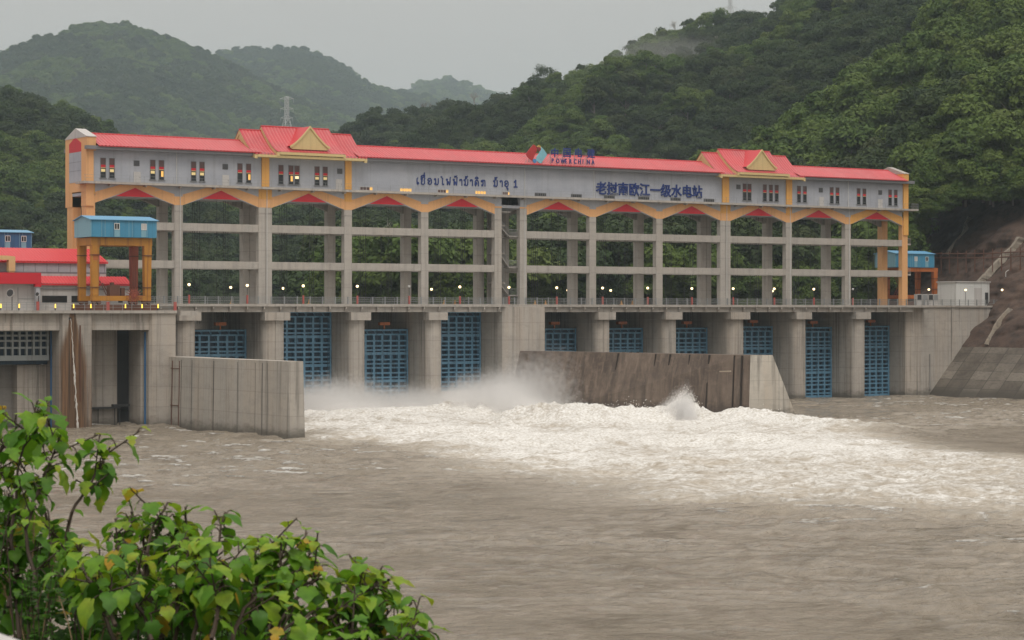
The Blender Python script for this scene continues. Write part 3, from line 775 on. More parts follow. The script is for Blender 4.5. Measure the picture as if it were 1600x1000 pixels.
for k, (px, py, Y) in enumerate(((1451.3,452.4,3),(1508.8,453,-1.6),(1565.8,453,-1.6))):
    X, z, _ = onY(px, py, Y)
    lamp(X, Y, DECK, z-DECK-.2, ('lit globe lamp in front of the orange crane on the right bank','lit globe lamp in front of the small white hut','lit globe lamp at the bank end of the abutment wall')[k])
# small yellow cones / markers standing on the deck
for k, px in enumerate((361.5, 483, 694, 711, 836, 852.5, 971, 988)):
    X = XY_(px, -4.05)
    t = MB().cyl(X, -4.05, DECK+.02, DECK+.72, .2, 8, .05); t.box(X-.25, X+.25, -4.3+.02, -3.8, DECK+.005, DECK+.05)
    tag(t.build('traffic_cone', M['craneyel'] if k % 4 == 3 else M['yellow'], None, (X, -4.05, DECK)), 'small yellow cone behind the deck railing, %s from the left' % ORD[k], 'cone', 'yellow cones on the dam road')

# ================================================================ powerhouse block on the left
ph = thing('powerhouse_block', 'massive concrete powerhouse front with deep bays and brown stained pier', 'powerhouse', (-20, -15, 0))
PZ = 17.04; PY = -29.0
def stain_conc():
    k = NT('stained_pier_concrete')
    base = concrete('tmp_pier', (.37,.335,.295), .55, .3)
    # same concrete plus the long brown run-off stain below the outlet
    k.m = base; k.t = base.node_tree; k.p = k.t.nodes['Principled BSDF']
    src = k.p.inputs['Base Color'].links[0].from_socket
    geo = k.n('ShaderNodeNewGeometry').outputs['Position']
    sx = k.n('ShaderNodeSeparateXYZ'); k.l(geo, sx.inputs[0])
    nz_ = k.noise(k.scaled((1.2,1.2,.10), geo), 1, 5, .65)
    dx = k.math('ABSOLUTE', k.math('ADD', k.math('ADD', sx.outputs[0], 14.3), k.math('MULTIPLY', k.math('SUBTRACT', nz_, .5), 2.2)))
    half = k.rng(sx.outputs[2], 16.4, 9, .3, 2.6)
    f = k.rng(k.math('DIVIDE', dx, half), .55, 1.25, .97, 0, True)
    low = k.rng(sx.outputs[2], 13, 3, 0, .75, True)
    f2 = k.math('MAXIMUM', f, k.math('MULTIPLY', low, k.rng(nz_, .35, .62, .25, 1)))
    streak = k.noise(k.scaled((3.2,3.2,.06), geo), 1, 4, .7)
    br_ = k.mix(k.rng(streak, .38, .6, 0, 1), (.05,.028,.015), (.20,.105,.05))
    c2 = k.mix(k.math('MULTIPLY', f2, k.rng(sx.outputs[1], -28.0, -28.9, .35, 1)), src, br_)
    k.l(c2, k.p.inputs['Base Color']); base.name = 'stained_pier_concrete'; return base
M['stain'] = stain_conc()
MB().box(-60, 1.67, -29.35, -2, 16.62, PZ).build('deck_slab', M['conc_l'], ph)
MB().box(2.2, 5, -29.35, -4.6, 16.3, PZ-.05).build('deck_slab', M['conc_l'], ph)
for (xa, xb, m, nm) in ((-16.1, -11.36, M['stain'], 'stained_pier'), (-2.4, 1.67, M['conc'], 'pier'), (-34.6, -29.5, M['conc'], 'pier')):
    r = .55
    b = MB().prism_z([(xa, -22), (xa, PY+r), (xa+r*.6, PY), (xb-.12, PY), (xb, PY+.12), (xb, -2 if xb > 0 else -22)], -3, 16.6)
    p = b.build(nm, m, ph)
    if nm == 'stained_pier':
        MB().tube([(-14.75, PY+.06, 15.9), (-14.75, PY-.25, 15.9)], .16, 10).build('outlet_pipe', M['dark'], p)
        MB().tube([(-13.2, PY-.08, 14.9), (-13.2, PY-.08, 4)], .10, 8).build('drain_pipe', M['rust'], p)
    if xb > 0: MB().tube([(xa-.12, PY+1.6, 13.9), (xa-.12, PY+1.6, .2)], .16, 8).build('blue_pipe', M['cabdeep'], p)
for xa, xb in ((-29.5, -16.1), (-11.36, -2.4)):
    b = MB().box(xa, xb, PY+.55, PY+1.6, 14.18, 16.6); b.box(xa, xb, PY+.45, PY+.549, 14.2, 15.3)
    b.build('bay_lintel', M['conc'], ph)
# right bay: back wall and a dark slab for the slot's shade
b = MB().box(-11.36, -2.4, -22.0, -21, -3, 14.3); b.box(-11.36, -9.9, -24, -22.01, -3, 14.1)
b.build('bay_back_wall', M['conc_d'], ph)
b = MB().box(-9.6, -4.9, -22.6, -22.01, -3, 14.1)
for x in (-9.45, -9.2, -5.4, -5.1): b.box(x-.05, x+.05, -22.66, -22.6, 0, 14)
b.build('bay_back_panel', M['conc'], ph)
b = MB().box(-4.85, -2.9, -22.2, -22.02, -3, 14.1); b.build('gate_slot_shade', M['blackvoid'], ph)  # near-black slab carries the slot's shade, no recess is cut
b = MB().box(-2.85, -2.41, -26.5, -22.1, -3, 14.15); b.build('bay_side_wall', M['conc'], ph)
b = MB().box(-11.3, -4.7, -23.5, -22.7, 2.6, 2.85)
for x in (-10.8, -8.2, -5.6, -4.8): b.tube([(x, -23.4, 2.6), (x, -23.4, 0)], .07, 5)
b.box(-5.8, -3.2, -23.4, -22.5, 2.85, 3.2); b.build('work_platform', M['dark'], ph)
# left bay: grey rack gate and the dark draft opening under it
b = MB(); X0, X1 = -29.3, -16.3
for z in (9.85, 11.55, 12.55, 13.3, 14.0): b.box(X0, X1, -25, -24.5, z, z+(.75 if z < 10 else .28))
x = X1-.2
while x > X0: b.box(x-.14, x+.14, -25.02, -24.48, 9.86, 14.15); x -= 1.05
b.build('rack_gate', M['gatewhite'], ph)
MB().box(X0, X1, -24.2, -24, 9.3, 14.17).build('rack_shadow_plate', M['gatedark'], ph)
MB().box(-29.5, -16.1, -21.2, -20.5, -3, 14.2).build('bay_back_wall', M['conc_d'], ph)
b = MB().box(-20.5, -16.12, -23.4, -21.21, -3, 9.2); b.tube([(-17.4,-23.5,9.2),(-17.4,-23.5,0)], .08, 6); b.tube([(-17.8,-23.5,9.2),(-17.8,-23.5,0)], .08, 6)
b.build('bay_inner_pier', M['conc'], ph)
b = MB().box(-16.25, -16.12, -25.6, -25.2, .2, 14.1); b.build('blue_pipe', M['cabdeep'], ph)
# railing and marker lamps along its edge
pr_ = thing('quay_railing', 'low wire railing with red posts on the left powerhouse deck', 'railing', (-20, -29.1, PZ))
b = MB()
for z in (.45, .8, 1.12): b.box(-58, 1.6, -29.12, -29.09, PZ+z-.02, PZ+z+.02)
for x in np.arange(-57.5, 1.6, 1.45): b.box(x-.025, x+.025, -29.13, -29.08, PZ, PZ+1.12)
b.build('rail', M['steel'], pr_)
for px in (59, 168.5, 273.5):
    X = XY_(px, -29.1); MB().box(X-.2, X+.2, -29.25, -28.95, PZ, PZ+1.25).build('red_post', M['postred'], pr_)
X = XY_(-40, -29.1); MB().box(X-.2, X+.2, -29.25, -28.95, PZ, PZ+1.25).build('red_post', M['postred'], pr_)
for k, px in enumerate((1.5, 30, 86.5, 115, 142, 196, 222, 247)):
    X = XY_(px, -29.25); t = thing('marker_lamp', 'small yellow marker lamp on the left deck edge, %s from the left' % ORD[k], 'lamp', (X, -29.25, PZ), 'yellow marker lamps on the powerhouse deck')
    MB().box(X-.07, X+.07, -29.2, -29.14, PZ, PZ+.5).build('bracket', M['dark'], t)
    MB().cyl(X, -29.26, PZ+.35, PZ+.92, .085, 8, .06).build('glass', M['ylamp'], t)

# ================================================================ guide walls
gw = thing('guide_wall', 'pale concrete guide wall running out into the river beside the powerhouse', 'wall', (2.5, -46, 0))
b = MB().hexa([(.3,-29.05,-3),(1.3,-65.9,-3),(3.6,-66.6,-3),(4.4,-5,-3)], [(.55,-29.05,10.25),(1.5,-65.7,10.25),(3.4,-66.3,10.25),(4.6,-5,10.25)])
wl_ = b.build('wall_body', concrete('guide_wall_concrete', (.42,.385,.34), .75, .3), gw)
b = MB()
def wface(t, z, o=.0):      # point on the river-left face
    k = (z+3)/13.25; y = -29.05+(-36.85+.2*k)*t
    x = .3+.25*k+(1.0-.05*k)*t; return (x-o, y, z)
for t, wd in ((.115,.035),(.21,.035),(.40,.06),(.60,.025),(.745,.025),(.80,.05),(.84,.02)):
    p0, p1 = wface(t, -1), wface(t, 9.9)
    d = wd*1.6
    b.add([(p0[0]-.02,p0[1]+d,p0[2]),(p0[0]-.02,p0[1]-d,p0[2]),(p1[0]-.02,p1[1]-d,p1[2]),(p1[0]-.02,p1[1]+d,p1[2]),
           (p0[0]+.1,p0[1]+d,p0[2]),(p0[0]+.1,p0[1]-d,p0[2]),(p1[0]+.1,p1[1]-d,p1[2]),(p1[0]+.1,p1[1]+d,p1[2])], [(0,1,2,3),(0,3,7,4),(1,5,6,2),(3,2,6,7)])
b.build('stained_joint', metal('dark_joint_stain', (.055,.045,.04), .9), wl_)
b = MB()
for (t0, t1, z) in ((.02, .10, 8.6), (.02, .10, 3.2)):
    p0, p1 = wface(t0, z, .06), wface(t1, z, .06); b.tube([p0, p1], .05, 4)
b.tube([wface(.035, 9.7, .06), wface(.035, .3, .06)], .07, 5); b.tube([wface(.10, 9.7, .06), wface(.10, .3, .06)], .07, 5)
b.build('old_ladder', M['rust'], wl_)

def brown_wall():
    k = NT('brown_stained_concrete')
    big = k.noise(k.scaled((.09,.09,.12)), 1, 6, .62); stk = k.noise(k.scaled((.5,.5,.05)), 1, 5, .7); med = k.noise(k.scaled((.7,.7,1.4)), 1, 6, .65)
    sx = k.n('ShaderNodeSeparateXYZ'); k.l(k.pos, sx.inputs[0])
    c = k.mix(k.rng(big, .35, .68, 0, 1), (.088,.062,.047), (.20,.150,.115))
    c = k.mix(k.rng(stk, .46, .64, 0, .7), c, (.055,.040,.031))
    c = k.mix(k.rng(k.noise(k.scaled((1.1,1.1,.16)), 1, 6, .7), .50, .66, 0, .55), c, (.25,.185,.14))
    c = k.mix(k.rng(med, .55, .70, 0, .30), c, (.26,.19,.145))
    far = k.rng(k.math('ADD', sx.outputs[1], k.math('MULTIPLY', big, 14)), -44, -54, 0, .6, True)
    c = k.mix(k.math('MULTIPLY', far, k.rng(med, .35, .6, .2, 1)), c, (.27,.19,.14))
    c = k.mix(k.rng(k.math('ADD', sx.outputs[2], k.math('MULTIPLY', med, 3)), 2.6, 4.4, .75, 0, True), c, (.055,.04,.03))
    k.col(c); k.p.inputs['Roughness'].default_value = .7; k.bump(med, .5, .08); return k.m
bw = thing('dividing_wall', 'brown stained battered concrete wall with pale end dividing the spillway', 'wall', (84, -30, 0))
b = MB().hexa([(73.8,-3.4,-3),(87.6,-55.5,-3),(95.9,-59.2,-3),(85.0,-3.4,-3)], [(77.3,-4.4,10),(88.3,-55.2,10),(91.3,-57.0,10),(80.6,-4.4,10)])
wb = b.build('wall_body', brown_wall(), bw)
# pale end cap
def wp(s, z):   # 0 left .. 1 right along the downstream end
    k = (z+3)/13; xa, ya = 87.6+.7*k, -55.5+.3*k; xb, yb = 95.9-4.6*k, -59.2+2.2*k
    return (xa+(xb-xa)*s-.02, ya+(yb-ya)*s-.06, z)
b = MB(); q = [wp(0,-3), wp(1,-3), wp(1,10), wp(0,10)]
b.hexa([(q[0][0],q[0][1],q[0][2]),(q[1][0],q[1][1],q[1][2]),(q[1][0],q[1][1]+.5,q[1][2]),(q[0][0]+.3,q[0][1]+.5,q[0][2])],
       [(q[3][0],q[3][1],q[3][2]),(q[2][0],q[2][1],q[2][2]),(q[2][0],q[2][1]+.5,q[2][2]),(q[3][0]+.3,q[3][1]+.5,q[3][2])])
b.build('pale_end', concrete('pale_end_concrete', (.52,.475,.41), .8, .3), wb)
def bface(t, z):
    k = (z+3)/13
    x0, y0, x1, y1 = 73.8+3.5*k, -3.4-1.0*k, 87.6+.7*k, -55.5+.3*k
    return Vector((x0+(x1-x0)*t, y0+(y1-y0)*t, z))
b = MB()
for t, wd in ((.46,.07),(.62,.05),(.68,.09),(.76,.04),(.84,.10),(.94,.06),(.97,.09)):
    p0, p1 = bface(t, 0), bface(t, 9.9); dv = (bface(t+.01, 5)-bface(t, 5)).normalized()*wd*1.5; n_ = Vector((-.24,-.06,0))
    b.add([p0-dv+n_, p0+dv+n_, p1+dv+n_, p1-dv+n_, p0-dv-n_*3, p0+dv-n_*3, p1+dv-n_*3, p1-dv-n_*3], [(0,1,2,3),(0,3,7,4),(1,5,6,2),(3,2,6,7)])
b.build('stained_joint', metal('dark_joint_stain_brown', (.03,.02,.015), .9), wb)
b = MB()
for t0, t1, z in ((.17,.205,5.0),(.42,.45,3.5),(.70,.76,7.7),(.80,.835,7.6),(.62,.64,3.6),(.885,.93,7.2),(.55,.552,7)):
    p0, p1 = bface(t0, z), bface(t1, z+.05); n_ = Vector((-.22,-.06,0))
    b.add([p0+n_, p1+n_, p1+n_+Vector((0,0,.26)), p0+n_+Vector((0,0,.18)), p0-n_*3, p1-n_*3, p1-n_*3+Vector((0,0,.26)), p0-n_*3+Vector((0,0,.18))], [(0,1,2,3),(3,2,6,7),(0,4,5,1),(0,3,7,4),(1,5,6,2)])
b.build('lime_patch', metal('lime_patch', (.38,.31,.24), .9), wb)

# ================================================================ gantry cranes
def cabin(root, x0, x1, y0, y1, z0, z1, zr, mats, wins, seams=True, open_end=True):
    front, end, roofm = mats; ym = (y0+y1)/2
    b = MB().prism_x([(y0,z0),(y1,z0),(y1,z1),(y0,z1)], x0, x1); cb = b.build('cabin', front, root)
    if end: MB().prism_x([(y0+.003,z0+.003),(y1,z0+.003),(y1,z1-.02),(ym,zr-.06),(y0+.003,z1-.02)], x0-.04, x0-.002).build('end_panel', end, cb)
    MB().prism_x([(y0+.003,z1-.02),(y1,z1-.02),(ym,zr-.06)], x0+.01, x1-.002).build('gable_fill', front, cb)
    b = MB()
    for s_ in (y0-.25, y1+.25): b.hexa([(x0-.25,s_,z1-.08),(x1+.25,s_,z1-.08),(x1+.25,ym,zr-.02),(x0-.25,ym,zr-.02)], [(x0-.25,s_,z1),(x1+.25,s_,z1),(x1+.25,ym,zr+.07),(x0-.25,ym,zr+.07)])
    b.build('roof', roofm, cb)
    b = MB(); W = x1-x0
    for t in (.005, .16, .21, .38, .43, .57, .62, .80, .85, .985): b.box(x0+W*t, x0+W*t+.06, y0-.03, y0-.002, z0+.03, z1-.1)
    if seams: b.build('panel_seam', M['cabpale'], cb)
    for t, on in wins:
        xc = x0+W*t; zc = z0+(z1-z0)*.62
        f = MB().box(xc-.42, xc+.42, y0-.07, y0-.031, zc-.48, zc-.38); f.box(xc-.42, xc+.42, y0-.07, y0-.031, zc+.38, zc+.48)
        for xx in (-.42, -.04, .34): f.box(xc+xx, xc+xx+.08, y0-.07, y0-.031, zc-.38, zc+.38)
        fw = f.build('window', M['white'], cb)
        MB().box(xc-.36, xc+.36, y0-.05, y0-.003, zc-.38, zc+.38).build('pane', M['glass'] if not on else M['offwhite'], fw)
        MB().box(xc-.40, xc+.40, y0-.025, y0-.002, z0+.05, zc-.52).build('pale_panel', M['cabpale'], cb)
    return cb
def crane(label, x0, x1, y0, y1, zb, zl, zt, leg, mats, cab, front_m, back_m, wins, reel=True, slope=.12):
    c = thing('gantry_crane', label, 'crane', ((x0+x1)/2, (y0+y1)/2, zb))
    # rails, wheels and sills
    MB().box(x0-1, x1+1, y0, y0+leg, PZ+.003 if zb < 19.5 else DECK, zb-.55).build('rail_beam', M['rust'], c)
    MB().box(x0-1, x1+1, y1-leg, y1, PZ+.003 if zb < 19.5 else DECK, zb-.55).build('rail_beam', M['rust'], c)
    for y in (y0, y1-leg):
        for x in (x0, x1-leg*1.4):
            w_ = MB()
            for k in (0, 1): w_.tube([(x+.35+k*.75, y+.15, zb-.28), (x+.35+k*.75, y+leg-.15, zb-.28)], .28, 10)
            w_.box(x, x+leg*1.4, y+.1, y+leg-.1, zb-.2, zb+.003); w_.build('wheel_bogie', M['rust'], c)
        MB().box(x0-.05, x1+.05, y+.06, y+leg-.06, zb, zb+.72).build('sill_beam', front_m, c)
    for y, m in ((y0, front_m), (y1-leg, back_m)):
        for x, s in ((x0, 1), (x1-leg, -1)):
            xi = x+(0 if s > 0 else 0)
            b = MB().hexa([(x,y,zb+.723),(x+leg,y,zb+.723),(x+leg,y+leg,zb+.723),(x,y+leg,zb+.723)],
                          [(x-slope,y,zl),(x+leg+slope,y,zl),(x+leg+slope,y+leg,zl),(x-slope,y+leg,zl)])
            lg = b.build('leg', front_m if s > 0 else m, c)
            f = MB().box(x-.14, x+leg+.14, y-.14, y+leg+.14, zl-1.5, zl-1.38); f.box(x-.12, x+leg+.12, y-.12, y+leg+.12, zb+1.9, zb+2.0); f.build('flange', M['rust'], lg)
    b = MB().box(x0-.2, x1+.2, y0+.02, y0+leg-.02, zl+.002, zt); b.box(x0-.2, x1+.2, y1-leg+.02, y1-.02, zl+.002, zt)
    b.build('main_girder', front_m, c)
    b = MB().box(x0-.15, x0+leg, y0+leg, y1-leg, zl+.01, zt-.02); b.box(x1-leg, x1+.15, y0+leg, y1-leg, zl+.01, zt-.02)
    b.build('end_girder', front_m, c)
    MB().box(x0+leg+.01, x1-leg-.01, y0+leg, y1-leg, zt-.4, zt-.05).build('trolley_floor', M['cranered'], c)
    cabin(c, *cab, *mats, wins) if False else cabin(c, *cab, mats, wins)
    # zigzag access ladder on the left side
    b = MB(); zz = zb+.7; xs_ = x0+leg+.2; k = 0
    while zz < zl-1.5:
        a_, b_ = (xs_, xs_+1.3) if k % 2 == 0 else (xs_+1.3, xs_)
        b.tube([(a_, y1-leg-1, zz), (b_, y1-leg-1, zz+2.1)], .07, 4); b.tube([(a_, y1-leg-1.7, zz), (b_, y1-leg-1.7, zz+2.1)], .07, 4)
        b.tube([(a_, y1-leg-1.7, zz+1), (b_, y1-leg-1.7, zz+3.1)], .04, 4)
        for t in np.linspace(0, 1, 7): b.box(a_+(b_-a_)*t-.12, a_+(b_-a_)*t+.12, y1-leg-1.7, y1-leg-1, zz+2.1*t-.02, zz+2.1*t+.02)
        zz += 2.1; k += 1
    b.build('access_stair', M['cranered'], c)
    if reel:
        b = MB(); cx_, cy_, cz_ = x1-2.9, y0-.55, zb+.75
        for k in range(18):
            a = 2*math.pi*k/18; b.tube([(cx_, cy_, cz_), (cx_+1.3*math.cos(a), cy_+.1*(k % 2), cz_+1.3*math.sin(a))], .05, 4)
        for rr in (.45, .8): b.tube([(cx_+rr*math.cos(a), cy_, cz_+rr*math.sin(a)) for a in np.linspace(0, 2*math.pi, 19)], .05, 4)
        b.tube([(cx_, cy_-.15, cz_), (cx_, y0+.1, cz_)], .22, 8); b.build('cable_reel', M['cranered'], c)
        e = MB().box(x0+leg+1.9, x0+leg+3.5, y0+.4, y0+1.6, zb+.73, zb+2.3); e.box(x0+leg+2.2, x0+leg+2.6, y0+.5, y0+1.2, zb+2.3, zb+2.7); e.box(x0+leg+3.9, x0+leg+4.5, y0+1, y0+1.6, zb+.73, zb+1.9); e.tube([(x0+leg+.9, y0+.8, zb+2.6), (x0+leg+1.9, y0+.8, zb+.8)], .09, 5); e.tube([(x0+leg+.5, y0+.8, zb+2.9), (x0+leg+1.5, y0+.8, zb+.8)], .07, 5); e.build('control_cabinet', M['rust'], c)
    return c
cr = crane('yellow gantry crane with turquoise blue cabin on the powerhouse deck', -9.26, -.12, -24, -18.1, 18.47, 26.6, 27.75, .92,
      (M['cabblue'], M['cabpale'], M['cabroof']), (-9.8, .55, -24.6, -18.2, 27.8, 30.35, 30.95), M['craneyel'], M['cranered'], ((.41-.02, 0), (.80, 1)))
MB().box(-8.36, -8.2, -24.06, -24.003, 24.2, 25.2).build('red_marking', M['postred'], cr)
MB().box(-9.2, -8.4, -24.035, -24.003, 24.4, 25.3).build('red_marking', M['craneor'], cr)
# second crane of the same kind farther left behind the red roofs
xl1 = XY_(50, 4)
crane('deep blue cabin on a gantry behind the red roofed shed', xl1-10, xl1-.5, 4.3, 9.2, 18.47, 25.6, 26.5, .9,
      (M['cabdeep'], None, M['cabroof']), (xl1-10.4, xl1, 4, 9.6, 26.6, 29.3, 29.7), M['craneyel'], M['cranered'], ((.62, 0), (.87, 0)), reel=False)
x2a, x2b = XY_(1406, 10), XY_(1460, 10)
crane('orange gantry crane with light blue cabin at the right end of the dam', x2a+1.2, x2b+1.0, 10.2, 16.0, 19.6, 25.2, 26.0, .8,
      (M['cabblue'], M['cabpale'], M['cabroof']), (x2a-1.2, x2b, 10, 16.2, 26.05, 28.9, 29.5), M['craneor'], M['craneor'], ((.52, 1), (.80, 0)), reel=False)

# ================================================================ buildings on the left deck
def shed(name, label, x0, x1, y0, y1, zg, ze, zr, yr, wallm, roofm, cat='shed'):
    t = thing(name, label, cat, ((x0+x1)/2, (y0+y1)/2, zg))
    MB().box(x0+.2, x1-.2, y0+.3, y1-.3, zg, ze-.02).build('wall', wallm, t)
    b = roof_sheet(x0, x1, [(y0, ze), (yr, zr)], .5, .05); b2 = roof_sheet(x0, x1, [(2*yr-y0, ze), (yr, zr)], .5, .05); b.add(b2.v, b2.f)
    rf_ = b.build('roof', roofm, t, fix=False)
    f = MB().box(x0, x1, y0-.04, y0+.06, ze-.28, ze-.03); f.prism_x([(y0+.3, ze-.03), (2*yr-y0-.3, ze-.03), (yr, zr-.06)], x1-.3, x1-.2); f.build('fascia', M['redfresh'], rf_)
    return t
xe = XY_(169, -10)
z1 = onY(100, 408.5, -10)[1]; z2 = onY(100, 388.5, -4)[1]
u = shed('machine_shed', 'upper red corrugated roof shed with grey panel wall behind the yellow crane', -60, xe, -10, 2, PZ+.003, z1, z2, -4, M['wallgrey'], M['redfresh'])
b = MB()
for x in np.arange(-59, xe-.3, 1.85): b.box(x, x+.05, -9.76, -9.702, PZ+3, z1-.3)
za = onY(100, 425, -10)[1]; b.box(-59.8, xe-.2, -9.80, -9.77, za-.25, za)
b.build('panel_seam', M['trimgrey'], u)
b = MB().box(-59.8, xe-.25, -9.8, -9.765, za-1.3, za-.26); b.build('pale_band', M['offwhite'], u)
xe2 = XY_(206, -14); z1 = onY(150, 443.5, -14)[1]; z2 = onY(150, 432, -11.5)[1]
u = shed('low_annex', 'low red roofed annex with grey wall and dark slot windows under the crane', XY_(60, -14), xe2, -14, -9, PZ+.003, z1, z2, -11.5, M['offwhite'], M['redfresh'], 'annex')
b = MB()
for a, c in ((66, 105), (112, 124), (185, 192)): b.box(XY_(a, -13.8), XY_(c, -13.8), -13.76, -13.702, onY(80, 473, -13.7)[1], onY(80, 462, -13.7)[1])
b.build('slot_window', M['glass'], u)
b = MB().box(XY_(66, -13.8)-.5, xe2-.3, -13.9, -13.705, onY(80, 452, -13.7)[1], onY(80, 450.5, -13.7)[1]); b.build('wall_ledge', M['trimgrey'], u)
t = thing('entrance_portal', 'deep red fascia portal with pale wall at the left edge of the deck', 'portal', (XY_(25, -15.5), -15.5, PZ))
xp = XY_(62.5, -15.5)
MB().box(-60, xp, -16, -12, onY(30, 443.5, -15.5)[1], onY(30, 426, -15.5)[1]).build('fascia', M['red'], t)
b = MB().box(-60, xp-.2, -14.5, -12.2, PZ+.003, onY(30, 443.6, -15.5)[1]-.01); b.build('wall', M['offwhite'], t)
b = MB().box(xp-.75, xp-.1, -15.9, -15.2, PZ+.003, onY(30, 443.6, -15.5)[1]-.01); b.build('post', M['wallgrey'], t)
MB().box(xp-.9, xp, -16.05, -15.2, onY(30, 448, -15.5)[1], onY(30, 443.7, -15.5)[1]).build('post_head', M['red'], t)
b = MB()
for px in (28, 58): X = XY_(px, -14.5); b.box(X-.03, X+.03, -14.56, -14.505, PZ, PZ+3.4)
b.box(XY_(28,-14.5), XY_(58,-14.5), -14.56, -14.505, PZ+1.7, PZ+1.75); b.build('panel_seam', M['trimgrey'], t)
xq = XY_(22.5, -11)
t = thing('parapet_block', 'tan painted parapet block in front of the upper red roof', 'parapet', (xq-3, -11, 24))
zq0, zq1, zq2 = onY(10, 424, -11)[1], onY(10, 406, -11)[1], onY(10, 399.5, -11)[1]
MB().prism_y([(xq-1, zq0), (xq, zq0), (xq, zq1+.5), (xq-1.2, zq2), (-60, zq2+.6), (-60, zq1+.2), (xq-1, zq1)], -11.4, -10.4).build('beam', M['tan'], t)
MB().box(xq-.9, xq-.1, -11.3, -10.5, PZ, zq0).build('post', M['tan'], t)
def floodlight(px, py, Y, r, label):
    X, Z, _ = onY(px, py, Y); t = thing('floodlight', label, 'floodlight', (X, Y, PZ), 'round floodlights on the powerhouse deck')
    MB().cyl(X+.2, Y+.2, PZ, Z-.2, .06, 6).build('pole', M['dark'], t)
    d = Vector((-.75, -.55, .25)); c = Vector((X, Y, Z)); b = MB()
    b.tube([c-d*r*.8, c-d*r*.1, c+d*r*.5], r*.55, 14, r*1.0); b.build('housing', M['offwhite'], t)
    b = MB(); b.tube([c+d*r*.51, c+d*r*.53], r*.9, 14); b.build('glass', M['dark'], t)
floodlight(17.5, 458.5, -16.5, .62, 'big round white floodlight under the red fascia at the left edge')
floodlight(59, 460, -16.5, .32, 'small round floodlight on the grey post at the red fascia end')

# ================================================================ right bank
t = thing('white_hut', 'small white flat roofed hut on the right abutment', 'hut', (XY_(1510, 1), 4, DECK))
xa, xb = XY_(1494, 1), XY_(1546, 1); zt = onY(1494, 441, 1)[1]
MB().box(xa, xb, 1, 6.4, 18.1, zt).build('wall', M['white'], t)
MB().box(xa-.2, xb+.2, .8, 6.6, zt, zt+.22).build('roof', M['offwhite'], t)
MB().box(XY_(1522, 1), XY_(1534, 1), .95, .995, 18.12, onY(1522, 450, 1)[1]).build('door', M['offwhite'], t)
MB().box(XY_(1539, 1), XY_(1543, 1), .8, .995, 18.5, onY(1522, 457, 1)[1]).build('meter_box', M['dark'], t)
for k, (a, c) in enumerate(((1433, 1440), (1442, 1449), (1451, 1458), (1459, 1466))):
    xa, xb = XY_(a, 2), XY_(c, 2); zt = onY(a, 459.5, 2)[1]
    t = thing('equipment_cabinet', 'grey equipment cabinet beside the white hut, %s from the left' % ORD[k], 'cabinet', ((xa+xb)/2, 2.4, 18.1), 'grey cabinets on the right abutment')
    MB().box(xa, xb, 2, 2.9, 18.12, zt).build('housing', M['offwhite'], t)
    MB().box(xa+.08, xb-.08, 1.96, 1.998, 19.2, zt-.15).build('door', M['steel'] if k % 2 else M['dark'], t)
t = thing('street_lamp', 'tall white single arm street lamp on the right bank', 'street lamp', (XY_(1571.5, 0), 0, 18))
X, zt, _ = onY(1571.5, 425, 0)
b = MB().cyl(X, 0, 18.1, zt, .12, 8, .07); b.tube([(X, 0, zt), (X+.6, 0, zt+.35), (X+1.5, 0, zt+.5)], .06, 6); b.build('pole', M['white'], t)
MB().box(X+1.3, X+2.1, -.15, .15, zt+.42, zt+.56).build('lamp_head', M['offwhite'], t)
t = thing('deck_railing', 'grey railing on top of the right abutment wall', 'railing', (190, -1.5, 18.1))
b = MB()
for z in (1.15, .8, .45): b.box(175.4, 214, -1.72, -1.68, 18.1+z, 18.14+z)
x = 175.6
while x < 214: b.box(x, x+.02, -1.71, -1.69, 18.12, 19.25); x += .22
b.build('rail', M['steel'], t)
b = MB()
for x in np.arange(176, 214, 2.4): b.box(x-.06, x+.06, -1.78, -1.62, 18.12, 19.35)
b.build('posts_row', M['steel'], t)
X = XY_(1599, -.5)
t = thing('blue_container', 'blue steel container cut by the right edge of the picture', 'container', (X+2, 1, 18.1))
zt = onY(1599, 446, 0)[1]
b = MB().box(X, X+5, -.2, 2.4, 18.15, zt)
for k in range(12): b.box(X+.1+k*.4, X+.3+k*.4, -.25, -.201, 18.3, zt-.1)
b.build('container_body', M['cabdeep'], t)
MB().box(X-.04, X, -.1, 2.3, 18.25, zt-.1).build('door', M['cabblue'], t)
